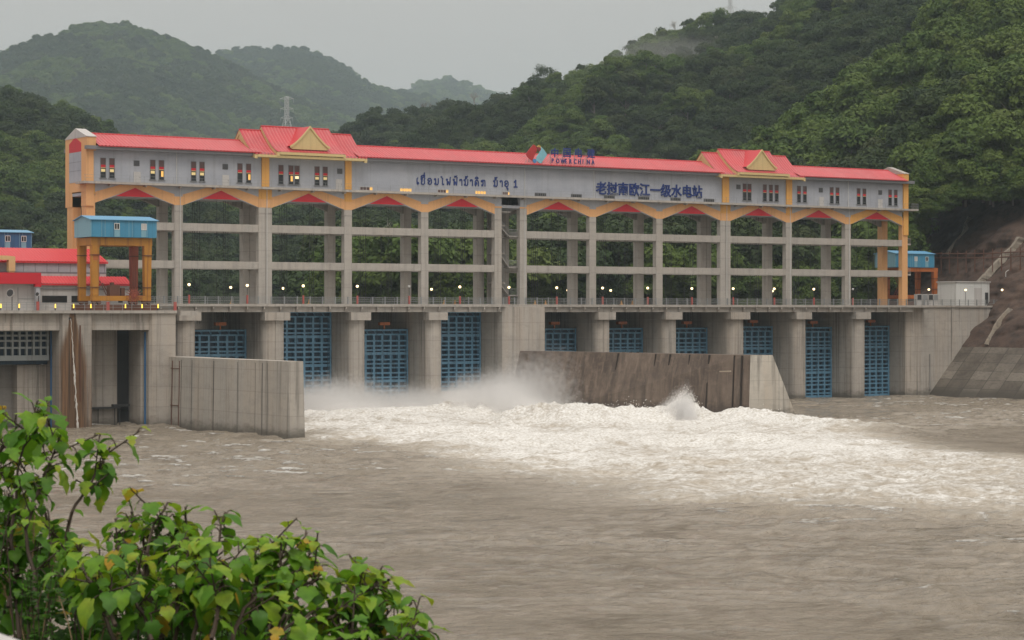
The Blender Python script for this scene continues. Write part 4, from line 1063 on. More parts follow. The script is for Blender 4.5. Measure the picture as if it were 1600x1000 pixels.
# concrete revetment on the bank
def revet_mat():
    k = NT('weathered_slope_panels')
    big = k.noise(k.scaled((.2,.2,.2)), 1, 6, .62); fine = k.noise(k.scaled((1.2,1.2,2.5)), 1, 6, .7)
    sx = k.n('ShaderNodeSeparateXYZ'); k.l(k.pos, sx.inputs[0])
    cell = k.n('ShaderNodeTexWhiteNoise', noise_dimensions='2D'); cv = k.n('ShaderNodeCombineXYZ')
    k.l(k.math('FLOOR', k.math('DIVIDE', sx.outputs[1], 5.0)), cv.inputs[0]); k.l(k.math('FLOOR', k.math('DIVIDE', sx.outputs[2], 1.7)), cv.inputs[1]); k.l(cv.outputs[0], cell.inputs['Vector'])
    c = k.mix(k.rng(big, .35, .65, 0, 1), (.075,.060,.047), (.15,.126,.10))
    c = k.mix(k.rng(cell.outputs[0], .45, 1, 0, .55), c, (.30,.265,.22))
    c = k.mix(k.rng(fine, .5, .72, 0, .75), c, (.055,.046,.036))
    for o, per in ((1, 5.0), (2, 1.7)):
        fr = k.math('FRACT', k.math('DIVIDE', sx.outputs[o], per))
        c = k.mix(k.rng(k.math('ABSOLUTE', k.math('SUBTRACT', fr, .5)), .465, .49, 0, .75), c, (.045,.038,.03))
    c = k.mix(k.rng(k.math('ADD', sx.outputs[2], k.math('MULTIPLY', fine, 2.2)), 1.8, 3.6, .8, 0, True), c, (.05,.042,.032))
    k.col(c); k.p.inputs['Roughness'].default_value = .9; k.bump(fine, .5, .1); return k.m
b = MB().hexa([(175.2,-1.62,-2),(178.4-4.0,-90,-2),(196,-90,-2),(196,-1.62,-2)], [(186.3,-1.62,9.75),(184.5,-90,9.75),(200,-90,9.75),(200,-1.62,9.75)])
tag(b.build('bank_revetment', revet_mat(), None, (185, -40, 0)), 'weathered concrete slope panels on the right river bank', 'revetment')
# ================================================================ terrain: every hill is a real slope at its own distance
def ground_mat(name, c1, c2, c3):
    k = NT(name); a = k.noise(k.scaled((.03,.03,.03)), 1, 6, .6); b = k.noise(k.scaled((.4,.4,.4)), 1, 6, .7)
    c = k.mix(k.rng(a, .35, .65, 0, 1), c1, c2); c = k.mix(k.rng(b, .45, .7, 0, 1), c, c3)
    k.col(c); k.p.inputs['Roughness'].default_value = .95; k.bump(b, .6, .6); return k.m
M['under'] = ground_mat('forest_floor', (.022,.032,.013), (.035,.045,.018), (.018,.02,.012))
M['rockm'] = ground_mat('cut_rock', (.062,.036,.026), (.110,.071,.052), (.028,.018,.014))
def ipol(tbl, u, k):
    return np.interp(u, [r[0] for r in tbl], [r[k] for r in tbl])
class Hill:
    """crest: (bearing px, skyline py, distance); foot: (bearing px, distance, height)"""
    def __init__(s, crest, foot, amp, lam, seed, back=.5, power=1.15):
        s.c, s.f, s.amp, s.lam, s.seed, s.back, s.pw = crest, foot, amp, lam, seed, back, power
    def at(s, u, t):
        zc = ipol(s.c, u, 2); hc = EYE+(HY-ipol(s.c, u, 1))*zc/F
        zf = ipol(s.f, u, 1); hf = ipol(s.f, u, 2)
        d = zf+(zc-zf)*t
        tt = np.clip(t, 0, 1); prof = tt**s.pw*(1+.12*np.sin(np.pi*tt))
        z = hf+(hc-hf)*prof
        z = np.where(t > 1, hc-(t-1)*(hc-hf)*.9, z)
        lat = (u-800)/F*d; X = lat*CT+d*ST+CX; Y = -lat*ST+d*CT+CY
        nz_ = ridged(X/s.lam, Y/s.lam, 3, s.seed)-.55+.5*(fbm(X/s.lam*3, Y/s.lam*3, 3, s.seed+5)-.5)
        z = z+s.amp*nz_*(np.sin(np.pi*np.clip(t, 0, 1))**.8+.06)
        return X, Y, z
    def mesh(s, name, u0, u1, nu, nt, mat):
        u, t = np.meshgrid(np.linspace(u0, u1, nu), np.linspace(0, 1+s.back, nt), indexing='ij')
        X, Y, z = s.at(u, t); return tag(grid_mesh(name, np.stack([X, Y, z], -1), mat), kind='structure')
H1 = Hill([(500,478,560),(700,462,590),(880,440,610),(960,415,620),(1060,368,640),(1170,312,660),(1240,268,675),(1280,240,690),(1330,196,700),(1385,165,710),(1430,128,720),(1470,70,735),(1500,28,745),(1560,-40,770),(1700,-170,800),(1900,-300,850)],
          [(500,440,13),(700,425,14),(900,440,15),(1100,455,16),(1300,470,17),(1400,476,22),(1425,476,36),(1500,474,41),(1600,468,41),(1700,460,41),(1900,440,40)], 9, 90, 3, .35, 1.05)
H2 = Hill([(380,408,1500),(480,298,1500),(540,248,1500),(560,240,1500),(600,224,1490),(640,218,1480),(690,208,1470),(740,202,1460),(790,202,1440),(840,178,1420),(880,166,1410),(930,148,1400),(985,120,1380),(1020,100,1370),(1060,84,1360),(1110,76,1340),(1150,68,1320),(1200,70,1290),(1240,43,1270),(1300,-12,1240),(1400,-82,1200),(1600,-162,1150),(1900,-232,1120)],
          [(380,700,12),(560,680,12),(700,660,12),(900,640,13),(1300,650,20),(1900,650,40)], 42, 190, 11, .4, 1.0)
M0 = Hill([(-700,120,1150),(-300,130,1200),(-100,146,1230),(0,172,1250),(60,186,1260),(110,204,1270),(200,250,1290),(300,300,1300),(420,340,1300),(560,380,1300)],
          [(-700,620,12),(0,640,12),(560,700,12)], 22, 190, 23, .4)
M1 = Hill([(-700,213,4375),(-400,173,4288),(-200,133,4200),(0,99,4112),(60,79,4078),(120,63,4060),(190,55,4060),(240,69,4078),(300,92,4095),(340,108,4130),(420,153,4165),(520,203,4200),(620,263,4288),(700,313,4288)],
          [(-700,2275,14),(0,2362,14),(700,2625,14)], 105, 735, 31, .4, .95)
M2 = Hill([(100,173,5075),(240,123,5162),(300,106,5215),(340,97,5250),(380,91,5250),(430,89,5250),(475,91,5250),(520,111,5285),(580,146,5320),(620,161,5355),(660,165,5390),(720,178,5425),(800,213,5425),(900,263,5425)],
          [(100,3325,14),(900,3325,14)], 90, 700, 41, .4, .95)
M3 = Hill([(520,220,6650),(600,170,6738),(640,152,6790),(680,137,6825),(700,137,6825),(740,150,6825),(790,168,6825),(860,190,6825),(1000,240,6825)],
          [(520,4375,14),(1000,4375,14)], 75, 700, 51, .3, .95)
H1.mesh('near_hillside', 500, 1900, 320, 120, M['under'])
H2.mesh('wooded_hill', 380, 1900, 300, 140, M['under'])
M0.mesh('left_hill', -700, 560, 160, 80, M['under'])
M1.mesh('far_mountain', -700, 700, 200, 120, M['under'])
M2.mesh('far_mountain', 100, 900, 120, 90, M['under'])
M3.mesh('far_mountain', 520, 1000, 70, 60, M['under'])
# rock cut on the right bank
def rock_surf(yy, z):
    tt = (z-9.75)/36
    X = 186.2+(z-9.75)*(1.0+.10*np.clip(yy/60, -.5, 1))+.018*np.clip(-yy,0,None)
    X = X+np.where(yy > 10, (yy-10)*.30, 0)*(1-tt*.4)
    n = 4.2*(ridged(yy/11, z/6+yy/30, 4, 5)-.5)+1.8*(fbm(yy/2.6, z/2.2, 4, 9)-.5); return X+n*np.clip(tt*12, 0, 1)
def rock():
    yy, tt = np.meshgrid(np.linspace(-140, 150, 420), np.linspace(0, 1, 150), indexing='ij')
    z = 9.75+tt*36; return tag(grid_mesh('rock_cut', np.stack([rock_surf(yy, z), yy, z], -1), M['rockm']), kind='structure')
rock()
def on_rock(px, py):
    """where the line of sight at this bearing meets the cut slope"""
    for Y in np.linspace(-100, 120, 1400):
        X, Z, _ = onY(px, py, Y)
        if Z > 9.9 and X > float(rock_surf(np.array([Y]), np.array([Z]))[0]): return X, Y, Z
    return onY(px, py, 0)[0], 0, onY(px, py, 0)[1]
# river bed, reservoir and wide base ground
def flat(name, x0, x1, y0, y1, z, mat, kind='structure'):
    return tag(MB().box(x0, x1, y0, y1, z-1, z).build(name, mat), kind=kind)
flat('valley_ground', -4500, 9500, 40, 9600, 11.5, M['under'])
# drainage ribs on the rock cut
rbm = concrete('rib_concrete', (.27,.235,.19), .8, .4, False)
def rib(pts, wdt, label, seed):
    g = random.Random(seed); P = [on_rock(*p) for p in pts]; n = 40; L = []
    for i in range(n+1):
        t = i/n*(len(P)-1); k = min(int(t), len(P)-2); f = t-k
        y = P[k][1]+(P[k+1][1]-P[k][1])*f; z = P[k][2]+(P[k+1][2]-P[k][2])*f; L.append((y, z))
    b = MB(); vs = []; fs = []
    for i, (y, z) in enumerate(L):
        w_ = wdt*g.uniform(.8, 1.25)
        for q in (-1, -.4, .4, 1):
            yy = y+q*w_; X = min(float(np.mean(rock_surf(yy+np.linspace(-5,5,11), z+np.zeros(11)))), float(rock_surf(np.array([yy]), np.array([z]))[0])+.8)-.5; vs.append((X-(.55 if abs(q) < 1 else -.8), yy, z+(.12 if abs(q) < 1 else -.3)))
    for i in range(n):
        for q in range(3): a = i*4+q; fs.append((a, a+1, a+5, a+4))
    b.add(vs, fs); return tag(b.build('drain_channel', rbm, None, (P[0][0], P[0][1], P[0][2])), label, 'drain channel', 'pale drain channels down the rock cut')

# ================================================================ trees
def leaf_mat(name, cols, tip):
    k = NT(name); oi = k.n('ShaderNodeObjectInfo'); at = k.n('ShaderNodeAttribute', attribute_name='tint')
    cr = k.n('ShaderNodeValToRGB'); k.l(oi.outputs['Random'], cr.inputs[0]); e = cr.color_ramp.elements
    e[0].position = 0; e[0].color = (*cols[0], 1); e[1].position = 1; e[1].color = (*cols[-1], 1)
    for i, c in enumerate(cols[1:-1]): q = e.new((i+1)/(len(cols)-1)); q.color = (*c, 1)
    c = k.mix(k.rng(at.outputs['Fac'], 0, 1, 0, .8), cr.outputs[0], tip)
    k.col(c); k.p.inputs['Roughness'].default_value = .75; k.p.inputs['Specular IOR Level'].default_value = .25
    tr = k.n('ShaderNodeBsdfTranslucent'); k.l(c, tr.inputs['Color']); ms = k.n('ShaderNodeMixShader'); ms.inputs[0].default_value = .25
    k.l(k.p.outputs[0], ms.inputs[1]); k.l(tr.outputs[0], ms.inputs[2]); k.l(ms.outputs[0], k.out.inputs[0]); return k.m
M['leafd'] = leaf_mat('dark_forest_foliage', [(.016,.030,.012),(.028,.048,.016),(.022,.044,.018),(.042,.062,.018),(.034,.066,.022),(.060,.070,.026)], (.062,.090,.026))
M['leafl'] = leaf_mat('light_forest_foliage', [(.034,.064,.016),(.060,.110,.020),(.050,.098,.022),(.095,.140,.026),(.075,.125,.020),(.120,.150,.040)], (.120,.170,.036))
M['bark'] = metal('grey_bark', (.16,.14,.12), .9)
M['barkpale'] = metal('pale_dead_bark', (.36,.34,.31), .9)
def crown_mesh(name, seed, mat, n=900, rx=3.6, rz=3.4, size=.62, lobes=13, zc=5.6, loose=0):
    g = np.random.default_rng(seed)
    d = g.normal(size=(lobes, 3)); d /= np.linalg.norm(d, axis=1)[:, None]; d[:, 2] = np.abs(d[:, 2])*1.1-.35
    C = d*np.array([rx, rx, rz])*g.uniform(.35, .82, (lobes, 1)); C[:, 2] += zc
    rad = g.uniform(.9, 1.75, lobes)*rx/3.6
    li = g.integers(0, lobes, n); dd = g.normal(size=(n, 3)); dd /= np.linalg.norm(dd, axis=1)[:, None]
    dd[:, 2] = np.where(dd[:, 2] < -.3, -dd[:, 2], dd[:, 2])
    P = C[li]+dd*(rad[li]*g.uniform(.72, 1.08+loose, n))[:, None]*np.array([1, 1, .78])
    nrm = dd+g.normal(size=(n, 3))*.55; nrm[:, 2] += .3; nrm /= np.linalg.norm(nrm, axis=1)[:, None]
    a = np.cross(nrm, g.normal(size=(n, 3))); a /= np.linalg.norm(a, axis=1)[:, None]; bb = np.cross(nrm, a)
    s = (size*g.uniform(.6, 1.35, n))[:, None]; a = a*s; bb = bb*s*.62
    V = np.stack([P-a, P-bb*.9+nrm*s*.12, P+a, P+bb*.9+nrm*s*.12], 1).reshape(-1, 3)
    lt = g.uniform(0, .8, lobes)
    return quads_mesh(name, V, mat, np.clip(lt[li]*.7+g.uniform(0, .3, n), 0, 1))
def trunk_mesh(name, seed, h=6.0, r=.22, limbs=5, mat=None, spread=2.2):
    g = random.Random(seed); b = MB(); p = [(0,0,-1.0), (.1,0,h*.35), (g.uniform(-.3,.3), g.uniform(-.3,.3), h*.7), (g.uniform(-.4,.4), g.uniform(-.4,.4), h)]
    b.tube(p, r, 6, r*.4)
    for i in range(limbs):
        a = g.uniform(0, 6.28); z = h*g.uniform(.4, .8); L = spread*g.uniform(.7, 1.2)
        b.tube([(0,0,z), (L*.5*math.cos(a), L*.5*math.sin(a), z+L*.45), (L*math.cos(a), L*math.sin(a), z+L*.9)], r*.4, 5, r*.12)
    me = bpy.data.meshes.new(name); me.from_pydata(b.v, [], b.f); me.materials.append(mat or M['bark']); return me
PROTO = []
for k in range(8):
    dark = k < 4; m = M['leafd'] if dark else M['leafl']
    kw = [dict(n=3400, size=.31, lobes=17), dict(n=2700, rx=3.0, rz=4.8, zc=6.8, size=.31, lobes=18), dict(n=3900, rx=4.6, rz=2.8, lobes=26, size=.33), dict(n=2000, rx=3.4, rz=4.2, loose=.3, lobes=12, zc=6.6, size=.31)][k % 4]
    PROTO.append((crown_mesh('crown', 40+k, m, **kw), trunk_mesh('trunk', 60+k, kw.get('zc', 5.6))))
def plant_points(H, n, u0, u1, t0, t1, seed, spacing=None):
    g = np.random.default_rng(seed); u = g.uniform(u0, u1, n); t = g.uniform(t0, t1, n)
    X, Y, z = H.at(u, t); return X, Y, z, u, t, g
def project(X, Y, z):
    dx, dy = X-CX, Y-CY; lat = dx*CT-dy*ST; d = dx*ST+dy*CT; return 800+F*lat/d, HY-F*(z-EYE)/d, d
def light_zone(X, Y, near):
    q = fbm(X/75+3, Y/75+1, 3, 77)
    return np.where(near, q > np.where(X < 190, .56, .42), q > .57)
def make_points(H, n, u0, u1, t0, t1, seed, near, smin, smax):
    X, Y, z, u, t, g = plant_points(H, n, u0, u1, t0, t1, seed)
    lz = light_zone(X, Y, near); idx = g.integers(0, 4, n)+np.where(lz, 4, 0)
    return dict(P=np.stack([X, Y, z-.5], -1), idx=idx, s=np.where(g.random(n) < .09, g.uniform(1.0, 1.4, n)*smax, smin+(smax-smin)*g.beta(1.6, 2.4, n)), r=g.uniform(0, 6.28, n))
def forest(name, D, protos, keep=None):
    P, idx, s, r = D['P'], D['idx'], D['s'], D['r']
    if keep is not None: P, idx, s, r = P[keep], idx[keep], s[keep], r[keep]
    me = bpy.data.meshes.new(name); me.vertices.add(len(P)); me.vertices.foreach_set('co', P.reshape(-1).astype(np.float32))
    for nm, typ, val in (('pick', 'INT', idx.astype(np.int32)), ('sc', 'FLOAT', s.astype(np.float32)), ('rz', 'FLOAT', r.astype(np.float32))):
        a = me.attributes.new(nm, typ, 'POINT'); a.data.foreach_set('value', val)
    o = bpy.data.objects.new(name, me); COL.objects.link(o)
    ng = bpy.data.node_groups.new(name, 'GeometryNodeTree')
    ng.interface.new_socket('Geometry', in_out='INPUT', socket_type='NodeSocketGeometry'); ng.interface.new_socket('Geometry', in_out='OUTPUT', socket_type='NodeSocketGeometry')
    gi = ng.nodes.new('NodeGroupInput'); go = ng.nodes.new('NodeGroupOutput')
    jn = ng.nodes.new('GeometryNodeJoinGeometry')
    for q in protos[::-1]:        # links into a multi-input are read last first
        oi = ng.nodes.new('GeometryNodeObjectInfo'); oi.inputs[0].default_value = q; oi.inputs['As Instance'].default_value = True; oi.transform_space = 'ORIGINAL'
        ng.links.new(oi.outputs['Geometry'], jn.inputs[0])
    ip = ng.nodes.new('GeometryNodeInstanceOnPoints'); ip.inputs['Pick Instance'].default_value = True
    def attr(nm, dt):
        a = ng.nodes.new('GeometryNodeInputNamedAttribute'); a.data_type = dt; a.inputs[0].default_value = nm; return a.outputs[0]
    cv = ng.nodes.new('ShaderNodeCombineXYZ'); ng.links.new(attr('rz', 'FLOAT'), cv.inputs[2])
    ng.links.new(gi.outputs[0], ip.inputs['Points']); ng.links.new(jn.outputs[0], ip.inputs['Instance'])
    ng.links.new(attr('pick', 'INT'), ip.inputs['Instance Index']); ng.links.new(cv.outputs[0], ip.inputs['Rotation']); ng.links.new(attr('sc', 'FLOAT'), ip.inputs['Scale'])
    ng.links.new(ip.outputs[0], go.inputs[0])
    md = o.modifiers.new('trees', 'NODES'); md.node_group = ng
    return tag(o, kind='stuff')
D1 = make_points(H1, 14500, 500, 1850, .0, 1.2, 1, True, .42, 1.5)
D2 = make_points(H2, 30000, 400, 1850, .0, 1.05, 2, False, .40, 1.35)
# rank the trees in view on the open slopes: the largest-looking ones become things
def ranked(D, test, n):
    px, py, d = project(D['P'][:,0], D['P'][:,1], D['P'][:,2]+5)
    ok = test(px, py, d); big = D['s']/d; big[~ok] = 0; k = np.argsort(-big)[:n]; return k[big[k] > 0]
k1 = ranked(D1, lambda px, py, d: (px > 1262) & (px < 1590) & (py > 15) & (py < 318) & (py > 300-(px-1262)*1.05), 200)
k2 = ranked(D2, lambda px, py, d: (px > 580) & (px < 1225) & (py < 262-.0*px) & (py > 20) & (py < 215+(px-580)*.02), 80)
cnt = 0; PROTO_OBJ = [None]*8
def place_tree(kind, p, s, r, label, group):
    cm, tm = PROTO[kind]
    t = thing('forest_tree', label, 'tree', tuple(p), group); t.scale = (s,)*3; t.rotation_euler = (0, 0, r)
    for nm, me in (('crown', cm), ('trunk', tm)):
        o = bpy.data.objects.new(nm, me); COL.objects.link(o); o.parent = t
        if nm == 'crown' and PROTO_OBJ[kind] is None: PROTO_OBJ[kind] = o
    return t
LABS = ['broad dense dark green tree on the forested slope above the dam','tall oval dark green tree on the forested slope above the dam','wide spreading dark green tree on the forested slope above the dam','loose open dark green tree on the forested slope above the dam',
        'broad dense light green tree on the forested slope above the dam','tall oval light green tree on the forested slope above the dam','wide spreading light green tree on the forested slope above the dam','loose open light green tree on the forested slope above the dam']
for D, ks in ((D1, k1), (D2, k2)):
    for i in ks:
        kd = int(D['idx'][i]); place_tree(kd, D['P'][i], float(D['s'][i]), float(D['r'][i]), LABS[kd], 'trees on the forested slopes above the dam')
m1 = np.ones(len(D1['P']), bool); m1[k1] = False; m2 = np.ones(len(D2['P']), bool); m2[k2] = False
for kd in range(8):
    if PROTO_OBJ[kd] is None: i = 0; place_tree(kd, D1['P'][kd], 1.0, 0.0, LABS[kd], 'trees on the forested slopes above the dam')
DS = make_points(H1, 3000, 1150, 1850, -.01, .10, 12, True, .5, .85); DS['P'][:, 2] -= 2.4
forest('slope_shrubs', DS, PROTO_OBJ)
DR = make_points(H2, 520, 560, 1260, .955, 1.0, 33, False, .6, 1.75)
forest('ridge_forest', DR, PROTO_OBJ)
forest('hillside_forest', D1, PROTO_OBJ, m1); forest('hillside_forest', D2, PROTO_OBJ, m2)
# lighter-weight crowns for the distant mountains, taken from a near tree's own crown
forest('mountain_forest', make_points(M0, 13000, -300, 560, .0, 1.15, 5, False, .6, 1.4), PROTO_OBJ)
forest('mountain_forest', make_points(M1, 70000, -120, 700, .0, 1.03, 6, False, 1.0, 2.1), PROTO_OBJ)
forest('mountain_forest', make_points(M2, 18000, 240, 780, .3, 1.03, 7, False, 1.3, 2.5), PROTO_OBJ)
forest('mountain_forest', make_points(M3, 4000, 580, 840, .5, 1.03, 8, False, 2.2, 3.8), PROTO_OBJ)

# trees that stand out on the skyline
def hill_point(H, px, t=1.0):
    X, Y, z = H.at(np.array([float(px)]), np.array([t])); return float(X[0]), float(Y[0]), float(z[0])
def bare_tree(px, py, d, h, label, seed, mat):
    x, y, z = dep3(px, py, d); z -= h; g = random.Random(seed)
    t = thing('bare_tree', label, 'bare tree', (x, y, z)); b = MB(); b.tube([(x,y,z-6),(x+.2,y,z+h*.5)], h*.022, 6, h*.014); tr = b.build('trunk', mat, t)
    b = MB()
    def grow(p, dr, L, r, lev):
        q = p+dr*L; b.tube([p, (p+q)/2+Vector((g.uniform(-1,1),g.uniform(-1,1),g.uniform(-.5,1)))*L*.08, q], r, 4, r*.55)
        if lev == 0: return
        for k in range(g.choice((3, 3, 4))):
            nd = (dr+Vector((g.uniform(-1,1), g.uniform(-1,1), g.uniform(-.25,.7)))*.85).normalized(); grow(p+dr*L*g.uniform(.55, 1), nd, L*g.uniform(.55, .78), r*.6, lev-1)
    grow(Vector((x+.2, y, z+h*.45)), Vector((0,0,1)), h*.2, h*.015, 4)
    b.build('branches', mat, t)
bare_tree(741, 133, 1455, 30, 'bare pale tree with spreading twigs on the left ridge skyline', 4, M['barkpale'])
bare_tree(667, 150, 1470, 28, 'thin bare tree on the skyline left of the larger bare tree', 9, M['bark'])
bare_tree(1055, 27, 1355, 22, 'bare branched tree between leafy trees on the upper ridge', 12, M['barkpale'])
bare_tree(1206, 10, 1285, 20, 'thin bare trunk on the skyline right of the pylon', 15, M['bark'])
bare_tree(607, 330, 448, 24, 'slender pale dead tree seen through the columns of the fourth bay', 21, M['barkpale'])
for k_, (u_, t_) in enumerate(((1420,.45),(1330,.62),(1475,.60),(1250,.70),(1180,.78),(1560,.35),(1390,.80),(1120,.82))):
    x_, y_, z_ = hill_point(H2 if u_ < 1410 else H1, u_, t_); px_, py_, d_ = project(np.array([x_]), np.array([y_]), np.array([z_+17.]))
    bare_tree(float(px_[0]), float(py_[0]), float(d_[0]), 17, 'pale bare dead tree standing up among the green trees of the right slope, %s of eight from the top' % ORD[k_] if False else 'pale bare dead tree standing up among the green trees of the right hand slope', 50+k_, M['barkpale'])
for o_ in [q for q in bpy.data.objects if q.get('label', '').startswith('pale bare dead tree standing')]: o_['group'] = 'pale dead trees on the right hand slope'
def leafy(px, py, d, h, label, seed, kind=0, w_=1.0):
    x, y, z = dep3(px, py, d); z -= h; t = thing('ridge_tree', label, 'tree', (x, y, z))
    cm = crown_mesh('crown', seed, M['leafd'], 1300, h*.26*w_, h*.26, .55, 16, h*.70, .25)
    o = bpy.data.objects.new('crown', cm); COL.objects.link(o); o.parent = t
    o = bpy.data.objects.new('trunk', trunk_mesh('trunk', seed, h*.75, .28, 7, None, h*.28)); COL.objects.link(o); o.parent = t
leafy(852, 96, 1412, 30, 'tall loose leafy tree standing above the ridge line, left one', 301, 0, 1.1)
leafy(838, 122, 1415, 17, 'small leafy tree close below the tall loose ridge tree', 302)
leafy(908, 95, 1400, 17, 'slim leafy tree on the ridge right of the tall loose tree', 303, 0, .8)
leafy(988, 57, 1375, 22, 'rounded leafy tree on the ridge below the bare branched tree', 304)
leafy(1075, 26, 1350, 19, 'leafy tree on the ridge right of the bare branched tree', 305)
leafy(1110, 19, 1335, 20, 'leafy tree standing left of the pylon on the ridge', 306)
leafy(1172, 12, 1305, 24, 'dense broad tree right of the pylon on the ridge', 307, 0, 1.5)
leafy(1034, 40, 1362, 20, 'leafy ridge tree left of the bare branched tree', 308, 0, 1.1)
leafy(690, 170, 1465, 22, 'dark bushy tree on the ridge behind the long red roof', 309, 0, 1.4)
leafy(622, 188, 1480, 20, 'dark round tree at the left end of the near ridge', 310, 0, 1.4)

# ---------------------------------------------------------------- lattice pylons
def pylon(px, ptop, d, h, wb, label, arms):
    x, y, zt = dep3(px, ptop, d); z0 = zt-h; t = thing('lattice_pylon', label, 'pylon', (x, y, z0)); b = MB()
    def w_(f): return wb/2*(1-f)+.7*f if f < .75 else .85-.3*(f-.75)
    L = [0, .14, .27, .39, .5, .6, .69, .77, .84, .9, .95, 1.0]
    for f0, f1 in zip(L[:-1], L[1:]):
        c0 = [(x+sx*w_(f0), y+sy*w_(f0), z0+h*f0) for sx, sy in ((-1,-1),(1,-1),(1,1),(-1,1))]; c1 = [(x+sx*w_(f1), y+sy*w_(f1), z0+h*f1) for sx, sy in ((-1,-1),(1,-1),(1,1),(-1,1))]
        for k in range(4):
            b.tube([c0[k], c1[k]], .15, 4); b.tube([c0[k], c1[(k+1)%4]], .08, 4); b.tube([c0[(k+1)%4], c1[k]], .08, 4); b.tube([c1[k], c1[(k+1)%4]], .08, 4)
    b.build('lattice_mast', M['galv'], t)
    for f, L_ in arms:
        a = MB(); z = z0+h*f
        for s in (-1, 1):
            dx, dy = CT*s*L_, -ST*s*L_
            a.tube([(x, y-.6, z), (x+dx, y+dy, z+.3)], .11, 4); a.tube([(x, y+.6, z), (x+dx, y+dy, z+.3)], .09, 4); a.tube([(x, y, z+1.6), (x+dx, y+dy, z+.35)], .08, 4)
            for q in (.35, .65): a.tube([(x+dx*q, y+dy*q, z+.1), (x+dx*q, y+dy*q, z+1.6*(1-q)+.3)], .06, 4)
            a.tube([(x+dx, y+dy, z+.3), (x+dx, y+dy, z-1.6)], .06, 4)
        a.build('cross_arm', M['galv'], t)
    return x, y, z0, h
pylon(448, 151, 1100, 46, 7.5, 'pale lattice pylon behind the left raised red roof', ((.97, 3.4), (.86, 3.2), (.76, 3.0)))
pylon(1141, -12, 1318, 38, 6.5, 'lattice pylon on the ridge top cut by the upper picture edge', ((.9, 4), (.75, 4)))
# drains and pipe rack on the cut slope
rib([(1522,339),(1503,368),(1482,398)], .45, 'upper pale drain channel on the brown rock cut nearest the orange crane', 1)
rib([(1600,371),(1572,403),(1543,434),(1530,447)], .9, 'wide pale drain channel down the rock cut behind the street lamp', 2)
rib([(1583,482),(1563,508),(1544,538)], .35, 'thin pale drain channel on the lower rock cut above the slope panels', 3)
rib([(1458,368),(1440,395),(1428,410)], .35, 'short pale drain channel on the rock cut just behind the orange crane', 4)
t = thing('pipe_rack', 'long dark pipe rack crossing the rock cut', 'pipe rack', (205, -5, 29))
b = MB(); pa, pb = onY(1458, 403, 24), onY(1640, 398, -26)
for dz in (0, .9): b.tube([(pa[0], 24, pa[1]+dz), ((pa[0]+pb[0])/2, -1, (pa[1]+pb[1])/2+dz-.3), (pb[0], -26, pb[1]+dz)], .14, 6)
b.build('pipe', M['rust'], t)
b = MB()
for q in np.linspace(0, 1, 14): b.box(pa[0]+(pb[0]-pa[0])*q-.08, pa[0]+(pb[0]-pa[0])*q+.08, 24-50*q-.08, 24-50*q+.08, pa[1]-3.5, pa[1]+1.2)
b.build('supports', M['rust'], t)
# ================================================================ river
def water_mat():
    k = NT('muddy_river_water'); geo = k.pos
    fo = k.n('ShaderNodeAttribute', attribute_name='foam').outputs['Fac']; cr_ = k.n('ShaderNodeAttribute', attribute_name='crest').outputs['Fac']
    big = k.noise(k.scaled((.022,.03,.0), geo), 1, 5, .6)
    n1 = k.noise(k.scaled((.20,.26,.1), geo), 1, 7, .62, .6)
    n2 = k.noise(k.scaled((.9,1.2,.3), geo), 1, 6, .68, .4)
    n3 = k.noise(k.scaled((2.6,3.6,1), geo), 1, 4, .6)
    body = k.mix(k.rng(big, .35, .65, 0, 1), (.262,.220,.166), (.355,.303,.240))
    body = k.mix(k.rng(n1, .50, .64, 0, .7), body, (.195,.160,.118))
    turb = k.mix(k.rng(n2, .36, .62, 0, 1), (.33,.28,.215), (.58,.525,.45))
    body = k.mix(k.rng(fo, .05, .8, 0, .9), body, turb)
    # foam where the flow is broken; crests foam first
    def cen(x, m): return k.math('MULTIPLY', k.math('SUBTRACT', x, .5), m)
    s = k.math('ADD', k.math('ADD', cen(n1, 1.5), cen(n2, 1.0)), k.math('ADD', cen(n3, .40), cen(k.noise(k.scaled((.45,.30,.1), geo), 1, 4, .6, 1.2), .8)))
    s = k.math('ADD', s, k.math('ADD', k.math('MULTIPLY', k.math('SUBTRACT', fo, .80), .85), k.math('MULTIPLY', cr_, .14)))
    f = k.math('MULTIPLY', k.rng(s, -.30, .34, 0, 1, True), k.rng(fo, .0, .22, .0, 1))
    # scattered whitecaps on the open river: breaking crests only
    wc = k.math('MULTIPLY', k.rng(k.math('ADD', k.math('MULTIPLY', n2, .7), k.math('MULTIPLY', cr_, .5)), .51, .66, 0, .9, True), k.rng(n1, .51, .60, .0, 1))
    f = k.math('MAXIMUM', f, wc)
    c = k.mix(f, body, k.mix(k.rng(n3, .36, .6, 0, 1), (.52,.485,.43), (.76,.745,.715)))
    k.col(c)
    k.l(k.math('ADD', k.math('MULTIPLY', k.math('MAXIMUM', f, k.rng(fo, 0, .8, 0, .7)), .6), .09), k.p.inputs['Roughness'])
    k.p.inputs['IOR'].default_value = 1.33
    h = k.math('ADD', k.math('MULTIPLY', n2, 1.0), k.math('MULTIPLY', n3, .35))
    h = k.math('ADD', h, k.math('MULTIPLY', f, .25))
    k.bump(k.math('MULTIPLY', h, k.rng(fo, 0, .7, 1, .30)), 1.0, .75); return k.m
M['water'] = water_mat()
